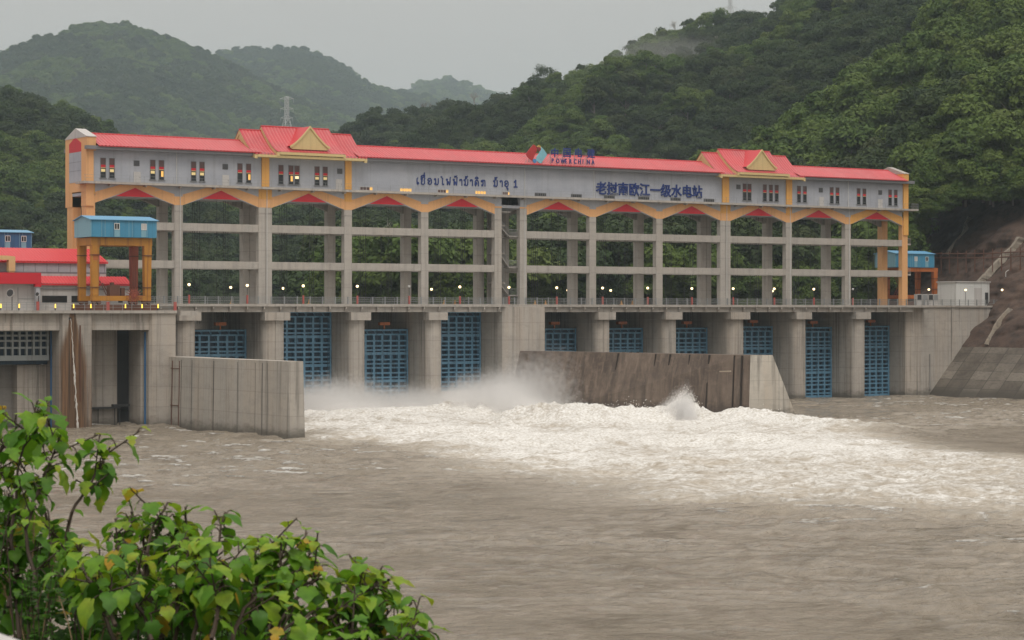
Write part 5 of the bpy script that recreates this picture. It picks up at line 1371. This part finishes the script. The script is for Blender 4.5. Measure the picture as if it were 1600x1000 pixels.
def poly_dist(X, Y, poly):
    """signed distance, positive inside"""
    P = np.array(poly); inside = np.zeros(X.shape, bool); D = np.full(X.shape, 1e9)
    for i in range(len(P)):
        (x0, y0), (x1, y1) = P[i], P[(i+1) % len(P)]
        dx, dy = x1-x0, y1-y0; t = np.clip(((X-x0)*dx+(Y-y0)*dy)/(dx*dx+dy*dy), 0, 1)
        D = np.minimum(D, (X-x0-t*dx)**2+(Y-y0-t*dy)**2)
        cnd = ((y0 > Y) != (y1 > Y)); xi = x0+(Y-y0)*dx/(dy if dy else 1e-9); inside ^= cnd & (X < xi)
    return np.where(inside, 1, -1)*np.sqrt(D)
def wpoly(pts): return [onZ(px, py, .0) for px, py in pts]
FO = wpoly([(474,628),(560,622),(640,622),(720,622),(800,632),(900,636),(1000,640),(1100,648),(1240,660),(1330,659),(1440,668),(1475,688),(1560,700),(1700,712),(1900,730),(1900,850),(1640,838),(1500,832),(1300,822),(1100,806),(900,800),(760,788),(640,752),(560,722),(490,702),(425,698),(440,690)])
FI = wpoly([(474,632),(640,630),(720,630),(800,636),(1000,643),(1100,650),(1240,662),(1330,662),(1440,671),(1480,690),(1500,715),(1300,722),(1100,728),(900,735),(760,725),(640,705),(540,690),(474,690)])
def foam_field(X, Y):
    wob = 14*(fbm(X/16, Y/22, 4, 5)-.5)+6*(fbm(X/5, Y/6, 3, 15)-.5)
    d1 = poly_dist(X, Y, FO)+wob; d2 = poly_dist(X, Y, FI)+wob*.6
    return np.clip(.72*sstep(-4, np.interp(Y, [-110, -55], [24, 6]), d1)+.28*sstep(-3, 12, d2), 0, 1)*(.72+.56*fbm(X/22, Y/30, 4, 25))
# the rough line of standing surge below the brown wall: world points and heights
SURGE = [(onZ(px, py, 0), h, r) for px, py, h, r in ((500,652,1.6,6),(560,658,1.9,6),(615,655,1.7,5),(690,652,1.7,5),(735,650,3.2,5),(775,652,2.4,5),(810,664,2.7,4.5),(850,662,2.6,4.5),(895,664,2.9,4.5),(935,662,2.4,4.5),(975,662,2.7,4),(1015,660,2.6,4),(1048,661,2.6,3),(1070,662,3.6,2.3),(1086,664,2.0,2),(1130,662,1.5,4),(1165,664,1.9,4),(1195,664,2.0,4),(1250,668,1.6,4),(1300,672,1.4,4),(1350,674,1.4,4),(1400,676,1.2,4),(1440,682,1.3,3.5),
         (700,675,.9,6),(800,682,1.2,6),(960,690,1.0,6),(1120,688,1.0,6),(620,678,1.1,6),(545,676,1.0,5))]
def water_h(X, Y, foam):
    cur = .35+1.5*sstep(.3, .7, fbm(X/45+Y/90, Y/38, 3, 91))
    la, fb = X*CT-Y*ST, X*ST+Y*CT
    wv = ridged(la/6.5+fb/25, fb/2.1+la/40, 2, 31)
    calm = (.45*(fbm(X/14+Y/40, Y/8, 3, 21)-.5)+.60*(wv-.5)*cur+.14*(fbm(la*.35, fb*.9, 3, 61)-.5)*cur)
    ch = ridged(X/7.5, Y/5.5, 4, 41); ch2 = ridged(X/2.6, Y/2.0, 3, 51)
    rough = .75*(ch-.45)+.26*(ch2-.45)+1.25*(ridged(X/17, Y/11, 2, 141)-.5)+.20*(fbm(X*1.1, Y*1.1, 3, 81)-.5)
    z = calm*(1-.6*foam)+rough*foam**1.2
    for (x, y), h, r in SURGE:
        q = np.exp(-((X-x)**2/(r*1.25)**2+(Y-y)**2/(r*1.5)**2))
        z = z+q*h*(.12+1.0*ridged(X/2.4+x, Y/2.0, 4, 71))*(.50 if h < 3.4 else .62 if h < 4 else 1.0)
    return z, wv*np.clip(cur, 0, 1.4), ch2
def river():
    na, nr = 760, 1300
    az = np.linspace(-.40, .40, na)
    q = np.linspace(0, 1, nr); rr = 1/(1/62*(1-q)+1/620*q)       # finer near the viewer's bank
    rr = 62*(620/62)**(q**.92)
    a, r = np.meshgrid(az, rr, indexing='ij')
    lat = np.tan(a)*r; X = lat*CT+r*ST+CX; Y = -lat*ST+r*CT+CY
    fo = foam_field(X, Y); fo = np.where(Y > 1.5, fo*.3, fo)
    z, calm, ch2 = water_h(X, Y, fo)
    gy, gx = np.gradient(z)
    crest = np.clip(z*1.0*fo+np.clip((calm-.95)*2.2, 0, 1)*(1-fo), 0, 1.2)
    edge = sstep(0, 6, 5-Y)           # flat, quiet past the gate line (under the dam)
    z = z*(.15+.85*edge)
    return tag(grid_mesh('river_water', np.stack([X, Y, z], -1), M['water'], True, dict(foam=fo, crest=crest)), kind='structure')
river()
flat('river_water', -900, 174, -700, -1, -1.2, M['water'])
flat('reservoir_water', -900, 173, 5.2, 45, 12.6, M['water'])
# river bank under the photographer
bk = MB(); vs = []; fs = []
n = 60
for i in range(n):
    t = i/(n-1)*2-1
    for j, (d, z) in enumerate(((-60, 15.2), (-4, 15.2), (3, 15.15), (7, 13.4), (16, 7.5), (34, -3))):
        lat = t*140; X = lat*CT+d*ST+CX; Y = -lat*ST+d*CT+CY
        vs.append((X, Y, z+(.5*(float(fbm(np.array([X/3.]), np.array([Y/3.]), 3, 2)[0])-.5) if j > 2 else 0)))
for i in range(n-1):
    for j in range(5): fs.append((i*6+j, (i+1)*6+j, (i+1)*6+j+1, i*6+j+1))
bk.add(vs, fs); tag(bk.build('river_bank', M['under']), kind='structure')

# water falling and pouring
def white_mat():
    k = NT('white_water'); n1 = k.noise(k.scaled((.8,.8,.25)), 1, 6, .7)
    k.col(k.mix(k.rng(n1, .35, .65, 0, 1), (.55,.50,.43), (.80,.78,.74))); k.p.inputs['Roughness'].default_value = .7; k.bump(n1, .8, .4); return k.m
M['white_water'] = white_mat()
rng = np.random.default_rng(5)
for (xa, xb, zt, lab) in ((32.6, 44.2, 2.7, 'white sheet of water bursting from under the raised gate by the pale guide wall'), (62.7, 74.1, 2.9, 'white sheet of water bursting from under the raised gate by the twin pier')):
    u, v = np.meshgrid(np.linspace(xa, xb, 60), np.linspace(0, 1, 50), indexing='ij')
    Y = 3.4-17*v; z = zt*(1-v)**1.4+.2+1.0*v*(ridged(u/2.2, Y/2.5, 3, 7)-.2)+.3*(fbm(u*1.2, Y*.6, 3, 8)-.5)
    o = grid_mesh('spillway_flow', np.stack([u, Y, z], -1), M['white_water']); tag(o, lab, 'flow', 'white water under the raised gates', 'stuff')
b = MB(); p = []; 
for i in range(30):
    t = i/29; p.append((-14.75+.9*t+.05*math.sin(i*2.1), PY-.35-.55*math.sqrt(t), 15.85-15.9*t))
b.tube(p, .035, 6, .09)
for s in range(26):
    t = rng.uniform(.15, 1); i = int(t*29); q = p[i]; L = rng.uniform(.4, 1.4)
    b.tube([(q[0]+rng.normal()*.10*t, q[1]+rng.normal()*.08, q[2]), (q[0]+.03+rng.normal()*.22*t, q[1]-.02, q[2]-L)], .05, 4, .02)
tag(b.build('water_jet', M['white_water'], None, (-14.75, PY-.3, 0)), 'thin white jet of water falling down the stained powerhouse pier', 'water jet', kind='stuff')
# droplets thrown up along the surge line
def droplets():
    V = []; n_tot = 0
    for (x, y), h, r in SURGE:
        if h < 1.5: continue
        n = int(260*h)
        if h > 3.3: n *= 7
        px = x+rng.normal(size=n)*r*.75; py = y+rng.normal(size=n)*r*.8
        d = np.exp(-((px-x)**2+(py-y)**2)/(r*1.1)**2); z = d*h*.75*rng.uniform(.3, 1.0, n)+np.abs(rng.normal(size=n))*.35*h*d**.5
        s = rng.uniform(.03, .10, n)*(1.25 if h > 3 else 1)
        P = np.stack([px, py, z], -1)
        A = rng.normal(size=(n,3)); A /= np.linalg.norm(A, axis=1)[:,None]; B = np.cross(A, rng.normal(size=(n,3))); B /= np.linalg.norm(B, axis=1)[:,None]; C_ = np.cross(A, B)
        q0, q1, q2, q3 = P+A*s[:,None], P-A*s[:,None]*.5+B*s[:,None], P-A*s[:,None]*.5-B*s[:,None]*.6+C_*s[:,None]*.8, P-A*s[:,None]*.5-B*s[:,None]*.6-C_*s[:,None]*.8
        for tri in ((q0,q1,q2),(q0,q2,q3),(q0,q3,q1),(q1,q3,q2)): V.append(np.stack(tri, 1).reshape(-1, 3))
    me = quads_mesh('spray_droplets', np.concatenate(V), M['white_water'], None, 3)
    o = bpy.data.objects.new('spray_droplets', me); COL.objects.link(o); tag(o, kind='stuff')
droplets()
# mist hanging below the gates: a volume
def mist_mat(name, dens, floor, top, seed, sc_=.16):
    k = NT(name); k.t.nodes.remove(k.p); v = k.n('ShaderNodeVolumePrincipled'); v.inputs['Color'].default_value = (.97,.96,.95,1); v.inputs['Anisotropy'].default_value = .25
    tcn = k.n('ShaderNodeTexCoord').outputs['Object']      # unit-sphere coordinates of the puff
    ln = k.n('ShaderNodeVectorMath', operation='LENGTH'); k.l(tcn, ln.inputs[0])
    wn = k.noise(k.scaled((1,1,1.0)), sc_, 5, .6, .3)
    sx = k.n('ShaderNodeSeparateXYZ'); k.l(tcn, sx.inputs[0])
    rad = k.math('ADD', ln.outputs['Value'], k.math('MULTIPLY', k.math('SUBTRACT', wn, .5), 2.0))
    d = k.rng(rad, .35, .95, 1, 0, True); hgt = k.rng(sx.outputs[2], -.1, .95, 1, .12, True)
    dd = k.math('MULTIPLY', k.math('MULTIPLY', d, hgt), dens)
    k.l(dd, v.inputs['Density']); k.l(v.outputs[0], k.out.inputs['Volume']); return k.m
def puff(cx, cy, cz, rx, ry, rz, dens, sc_=.16):
    b = MB().ball((0,0,0), 1.0, 20, 12)
    o = b.build('spray_mist', mist_mat('spray_mist', dens, 0, 1, 0, sc_*9), None, (0,0,0), True); o.location = (cx, cy, cz); o.scale = (rx, ry, rz); return tag(o, kind='stuff')
puff(39, -8, .3, 13, 11, 7.5, .6)
puff(53, -9, .3, 11, 10, 6.0, .40)
puff(69, -9, .3, 11, 11, 8.0, .6)
puff(76, -13, .5, 11, 11, 12, .34, .12)
puff(60, -22, .3, 24, 8, 3.2, .25)
x_, y_, z_ = dep3(1055, 84, 1190); puff(x_, y_, z_, 50, 30, 16, .008, .3)
x_, y_, z_ = dep3(1010, 100, 1230); puff(x_, y_, z_, 40, 30, 12, .006, .3)
for px_, py_, rr_, hh_, dn in ((1034,660,2.4,2.8,1.2),(1048,662,2.6,4.2,2.4),(1060,663,2.4,5.8,3.),(1071,664,2.0,6.8,3.),(1079,665,1.6,4.8,2.4)):
    x_, y_ = onZ(px_, py_, 0); puff(x_, y_, .2, rr_, rr_, hh_, dn, .34)
for px_, py_, rr_, hh_, dn in ((492,652,3.4,5.0,.7),(520,654,3.6,6.5,.6),(548,656,3.4,5.0,.7),(585,657,3.0,4.2,.6),(640,652,3.0,3.8,.5),(702,650,2.8,6.0,.9),(724,652,3.4,7.5,.8),(748,652,3.6,6.6,.8),(775,652,4.0,8.5,.7),(800,654,4.2,9.5,.6),(830,660,3.4,6.5,.6),(865,662,3.0,4.0,.6),(905,662,3.0,3.6,.5),(955,662,3.0,3.2,.4)):
    x_, y_ = onZ(px_, py_, 0); puff(x_, y_, .2, rr_, rr_, hh_, dn, .3)
# ================================================================ foreground shrubs on the near bank
def bigleaf_mat():
    k = NT('broad_leaf'); at = k.n('ShaderNodeAttribute', attribute_name='tint').outputs['Fac']
    cr = k.n('ShaderNodeValToRGB'); k.l(at, cr.inputs[0]); e = cr.color_ramp.elements
    e[0].position = 0; e[0].color = (.04,.12,.012,1); e[1].position = 1; e[1].color = (.62,.36,.03,1)
    for p, c in ((.35,(.09,.24,.016,1)),(.62,(.19,.37,.022,1)),(.80,(.33,.45,.030,1)),(.90,(.36,.34,.03,1))): q = e.new(p); q.color = c
    n = k.noise(k.scaled((30,30,30)), 1, 4, .6); c = k.mix(k.rng(n, .4, .7, 0, .35), cr.outputs[0], (.03,.06,.012))
    k.col(c); k.p.inputs['Roughness'].default_value = .5; k.p.inputs['Specular IOR Level'].default_value = .35
    tr = k.n('ShaderNodeBsdfTranslucent'); k.l(c, tr.inputs['Color']); ms = k.n('ShaderNodeMixShader'); ms.inputs[0].default_value = .45
    k.l(k.p.outputs[0], ms.inputs[1]); k.l(tr.outputs[0], ms.inputs[2]); k.l(ms.outputs[0], k.out.inputs[0]); return k.m
M['bigleaf'] = bigleaf_mat()
M['stem'] = metal('brown_stem', (.055,.036,.024), .8)
M['drygrass'] = metal('dry_grass_stalk', (.30,.20,.11), .8)
FW = Vector((ST, CT, 0)); RT = Vector((CT, -ST, 0)); UPV = Vector((0, 0, 1))
# heart-shaped leaf outline, half widths along its length, drooping and folded
LT = np.array([0, .06, .16, .30, .46, .62, .78, .90, 1.0]); LW = np.array([.06, .36, .52, .56, .50, .38, .22, .10, .0])
class Leaves:
    def __init__(s): s.v = []; s.f = []; s.t = []
    def leaf(s, p, d, up, L, tint, droop=.5, fold=.25, g=random):
        d = d.normalized(); side = d.cross(up)
        if side.length < 1e-3: side = d.cross(Vector((1,0,0)))
        side.normalize(); nn = side.cross(d).normalized(); n0 = len(s.v); lob = g.uniform(.62, 1.08)
        pos = Vector(p); ang = 0; wav = g.uniform(0, 6.28)
        lw = LW.copy()
        if g.random() < .45: lw[3] *= 1.12; lw[4] *= g.uniform(.55, .75); lw[5] *= g.uniform(.95, 1.2)
        for i, (t, w_) in enumerate(zip(LT, lw)):
            if i: 
                ang = droop*t*1.3; dirn = d*math.cos(ang)-nn*math.sin(ang); pos = pos+dirn*(LT[i]-LT[i-1])*L
            ww = w_*L*.92*lob*(1+.10*math.sin(wav+i*2.2)); up2 = nn*math.cos(ang)+d*math.sin(ang)
            fz = fold+.12*math.sin(wav+i*1.3)
            for q in (-1, -.5, 0, .5, 1): s.v.append(tuple(pos+side*ww*q*math.cos(fz)+up2*(abs(q)*ww*math.sin(fz)-.12*ww*q*q)-d*(.13*L*abs(q) if i < 2 else 0)))
            s.t += [tint+.05*math.sin(wav+i)]*5
        for i in range(len(LT)-1):
            for q in range(4): a = n0+i*5+q; s.f.append((a, a+1, a+6, a+5))
    def build(s, name, mat, parent):
        b = base_of(parent); me = bpy.data.meshes.new(name); me.from_pydata([(x-b.x, y-b.y, z-b.z) for x, y, z in s.v], [], s.f); me.materials.append(mat)
        at = me.attributes.new('tint', 'FLOAT', 'POINT'); at.data.foreach_set('value', np.clip(np.array(s.t, np.float32), 0, 1)); me.polygons.foreach_set('use_smooth', [True]*len(me.polygons))
        o = bpy.data.objects.new(name, me); COL.objects.link(o); o.parent = parent; return o
def P3(px, py, d): return Vector(dep3(px, py, d))
def rosette(lv, b, tip, axis, n, L, g, yellow=.04, base=.45):
    """leaves radiating round a twig tip on long petioles"""
    axis = axis.normalized(); a0 = g.uniform(0, 6.28)
    sd = axis.cross(Vector((.3, .2, .9))).normalized(); sd2 = axis.cross(sd)
    for k in range(n):
        f = k/n; a = a0+k*2.4; pitch = .55+1.15*f+g.uniform(-.15, .15)
        dr = (axis*math.cos(pitch)+(sd*math.cos(a)+sd2*math.sin(a))*math.sin(pitch)).normalized()
        dr = (dr+Vector((0,0,-.10-.25*f))-FW*.12).normalized()
        st_ = tip-axis*(.02+.16*f)*1.0; pl = L*g.uniform(.35, .75)*(.6+.6*f); e = st_+dr*pl
        b.tube([st_, st_+dr*pl*.5+Vector((0,0,.01)), e], .0032, 4, .0022)
        r = g.random(); t = .93+g.uniform(-.03, .07) if r < yellow else (min(.82, max(.05, base+g.gauss(-.09, .19)+(.22 if f < .3 else 0))))
        ld = (dr+Vector((0,0,-.55-.5*g.random()))).normalized()
        lv.leaf(e, ld, Vector((0,0,1))+dr*.4+Vector((g.uniform(-.3,.3), g.uniform(-.3,.3), 0)), L*g.uniform(.55, 1.2)*(.55+.45*min(1, f*3+.35)), t, g.uniform(.25, .8), g.uniform(.08, .4), g)
def shrub(label, root, branches, seed, d0, yellow=.05, L=.125, base=.45, ros=(8, 12)):
    g = random.Random(seed); rp = P3(*root, d0)
    t = thing('leafy_shrub', label, 'shrub', rp, 'broad leaved shrubs on the near bank'); lv = Leaves(); b = MB()
    for pts in branches:
        d = d0+pts[0]; pp = [P3(x, y, d+.15*i) for i, (x, y) in enumerate(pts[1:])]
        # smooth path
        path = []
        for i in range(len(pp)-1):
            for q in range(4): path.append(pp[i].lerp(pp[i+1], q/4)+Vector((g.uniform(-1,1), g.uniform(-1,1), g.uniform(-1,1)))*.008)
        path.append(pp[-1]); b.tube(path, .010, 5, .004)
        tot = len(path); ax = path[-1]-path[-3]
        rosette(lv, b, path[-1], ax+Vector((0,0,.02)), g.randint(*ros), L*g.uniform(.9, 1.1), g, yellow, base)
        # side twigs with their own smaller rosettes
        for i in range(2, tot-1):
            if g.random() < (.8 if seed != 37 else .6):
                ax2 = (ax.normalized()*.4+RT*g.uniform(-1,1)+FW*g.uniform(-1,.8)+UPV*g.uniform(.0,.9)).normalized(); ln = g.uniform(.06, .22)
                e = path[i]+ax2*ln; b.tube([path[i], e], .004, 4, .003); dark = .12 if i < tot*.4 else 0
                rosette(lv, b, e, ax2, g.randint(4, 7), L*g.uniform(.65, .95), g, yellow*.7, base-dark)
    b.build('branches', M['stem'], t); lv.build('foliage', M['bigleaf'], t); return t
shrub('tall broad leaved shrub at the left edge, its top against the dark powerhouse bay', (40, 1060), [
    (.0,(30,1000),(20,850),(30,725),(58,628)), (.2,(-20,900),(-15,780),(5,690)), (-.2,(60,960),(40,830),(70,740),(95,680)),
    (.1,(90,900),(110,800),(150,745),(172,700)), (.0,(10,950),(30,880),(90,830)), (.35,(-30,980),(-10,850),(40,780)), (.25,(100,900),(70,800),(30,720)),(.3,(-40,800),(-30,700),(-10,660))], 11, 9.6, .05, .100, .56)
shrub('broad leaved shrub left of centre with yellowing leaves at its top', (240, 1080), [
    (.0,(235,1010),(225,900),(235,830),(262,785)), (.15,(200,1000),(190,900),(180,810)), (-.2,(270,1010),(280,920),(300,850)), (-.1,(250,1000),(330,890),(352,800)),
    (.1,(180,1010),(150,930),(120,850)), (-.3,(240,1000),(210,930),(220,880)), (-.25,(300,1010),(310,940),(320,880)), (.2,(320,1010),(380,920),(400,870)), (-.35,(180,980),(160,930),(130,890)),
    (.3,(240,960),(225,860),(205,800)),(.25,(290,960),(285,860),(290,800)),(-.4,(330,1000),(345,930),(350,880))], 23, 9.0, .05, .106, .56)
shrub('low broad leaved shrub with branches reaching right over the water', (420, 1100), [
    (.0,(400,1020),(470,930),(500,880)), (.1,(420,1000),(440,900),(440,850)), (-.1,(430,1010),(520,960),(575,920),(610,905)), (.0,(450,1020),(560,985),(640,955)),
    (.2,(380,1000),(400,910),(410,850)), (-.2,(480,1030),(600,1000),(670,985)), (-.25,(400,1020),(450,980),(500,950)), (-.1,(360,1010),(380,950),(430,905)), (.1,(520,1020),(560,960),(545,900)),
    (-.3,(540,1040),(620,1010),(650,1000)), (.3,(420,980),(470,900),(470,860)),(-.3,(460,1030),(520,1005),(560,985)),(.25,(560,1010),(590,950),(580,905))], 37, 8.8, .04, .104, .54)
# shaded undergrowth filling the bank below the shrubs
def undergrowth():
    g = random.Random(77); t = thing('undergrowth', '', '', P3(250, 1050, 9.8))
    lv = Leaves(); b = MB()
    top = [(-80,700),(0,740),(60,790),(120,850),(180,850),(240,850),(320,870),(400,905),(480,935),(560,965),(640,990),(720,1010)]
    for k in range(4200):
        px = g.triangular(-80, 690, 120) if k % 2 else g.uniform(-80, 500); ty = np.interp(px, [p[0] for p in top], [p[1] for p in top]); py = ty+20+(1130-ty)*g.random()**.8
        d = g.uniform(9.6, 11.2); p = P3(px, py, d)
        dr = Vector((g.uniform(-1,1), g.uniform(-1,1), g.uniform(-.6,.6)))
        lv.leaf(p, dr, UPV+RT*g.uniform(-.5,.5), g.uniform(.035, .10), max(.02, g.gauss(.22, .14)) if g.random() > .03 else .95, g.uniform(.1,.8), g.uniform(0,.4), g)
    for k in range(130):
        px = g.uniform(-60, 620); ty = np.interp(px, [p[0] for p in top], [p[1] for p in top]); d = g.uniform(9.4, 11); a = P3(px+g.uniform(-60,60), 1150, d); e = P3(px, ty+g.uniform(0, 90), d); m_ = a.lerp(e, .55)+RT*g.uniform(-.08,.08)
        b.tube([a, m_, e], .006, 4, .002)
    b.build('twigs', M['stem'], t); lv.build('small_leaves', M['bigleaf'], t); tag(t, kind='stuff')
    for o in t.children: o['kind'] = 'stuff'
undergrowth()
def small_herb(label, px, py, d, seed):
    g = random.Random(seed); rp = P3(px, 1120, d); t = thing('small_leaved_bush', label, 'bush', rp, 'small leaved bushes on the near bank'); lv = Leaves(); b = MB()
    for s in range(9):
        e = P3(px+g.uniform(-45,45), py+g.uniform(0,60), d+g.uniform(-.2,.2)); a = P3(px+g.uniform(-20,20), 1120, d); b.tube([a, a.lerp(e,.5)+RT*g.uniform(-.04,.04), e], .004, 4, .0015)
        for q in range(26):
            f = g.uniform(.35, 1); p = a.lerp(e, f)
            lv.leaf(p, Vector((g.uniform(-1,1), g.uniform(-1,1), g.uniform(-.1,.8))), UPV, g.uniform(.02,.038), max(.02, g.gauss(.22,.1)), .3, .2, g)
    b.build('twigs', M['stem'], t); lv.build('foliage', M['bigleaf'], t)
small_herb('bush of tiny dark leaves above the middle shrub', 290, 800, 9.6, 3); small_herb('bush of tiny dark leaves under the right hand branches', 560, 930, 9.1, 5); small_herb('bush of tiny dark leaves between the middle and right shrubs', 400, 880, 9.5, 8)
small_herb('bush of tiny dark leaves low at the left edge', 60, 870, 9.0, 13)
def stalks(label, px, py, d, n, seed):
    g = random.Random(seed); t = thing('dry_grass_tuft', label, 'grass tuft', P3(px, 1100, d), 'dry grass tufts on the near bank'); b = MB()
    for k in range(n):
        a = P3(px+g.uniform(-18,18), 1100, d+g.uniform(-.1,.1)); e = P3(px+g.uniform(-55,55), py+g.uniform(0,120), d+g.uniform(-.15,.15)); m_ = a.lerp(e,.6)+UPV*.05
        b.tube([a, m_, e, e+(e-m_).normalized()*.06-UPV*.035], .0035, 4, .002)
        for q in range(14): f = q/14; p = e.lerp(m_, f*.35); b.tube([p, p+Vector((g.uniform(-1,1), g.uniform(-1,1), g.uniform(-.2,.9)))*.022], .0022, 3, .001)
    b.build('stalks', M['drygrass'], t)
stalks('brownish dry grass tuft at the left edge between the shrubs', 45, 800, 9.7, 7, 2); stalks('brownish dry grass tuft low in front of the middle shrub', 140, 905, 9.3, 6, 4)
# end of the pale roadside barrier in the lower left corner
gr = thing('road_barrier', 'pale rounded roadside barrier top in the lower left corner', 'barrier', P3(0, 1060, 5.2))
pa = P3(-140, 962, 5.6); pb = P3(-20, 984, 5.2); pc = P3(40, 1002, 4.9); pd = P3(110, 1045, 4.5)
b = MB(); b.tube([pa-UPV*.03, pb-UPV*.035, pc-UPV*.04, pd-UPV*.04], .035, 14); b.build('top_rail', M['offwhite'], gr, smooth=True)
b = MB()
for q in (pa, pb): b.tube([q-UPV*.05, q-UPV*1.1], .04, 8)
b.build('post', M['offwhite'], gr)

# ================================================================ haze
hz = MB().box(-4600, 9600, -800, 9700, -6, 900)
k = NT('valley_haze'); k.t.nodes.remove(k.p); v = k.n('ShaderNodeVolumePrincipled')
v.inputs['Color'].default_value = (.74,.88,.96,1); v.inputs['Density'].default_value = 0.00009; v.inputs['Anisotropy'].default_value = 0.0
k.l(v.outputs[0], k.out.inputs['Volume'])
tag(hz.build('haze', k.m), kind='stuff')
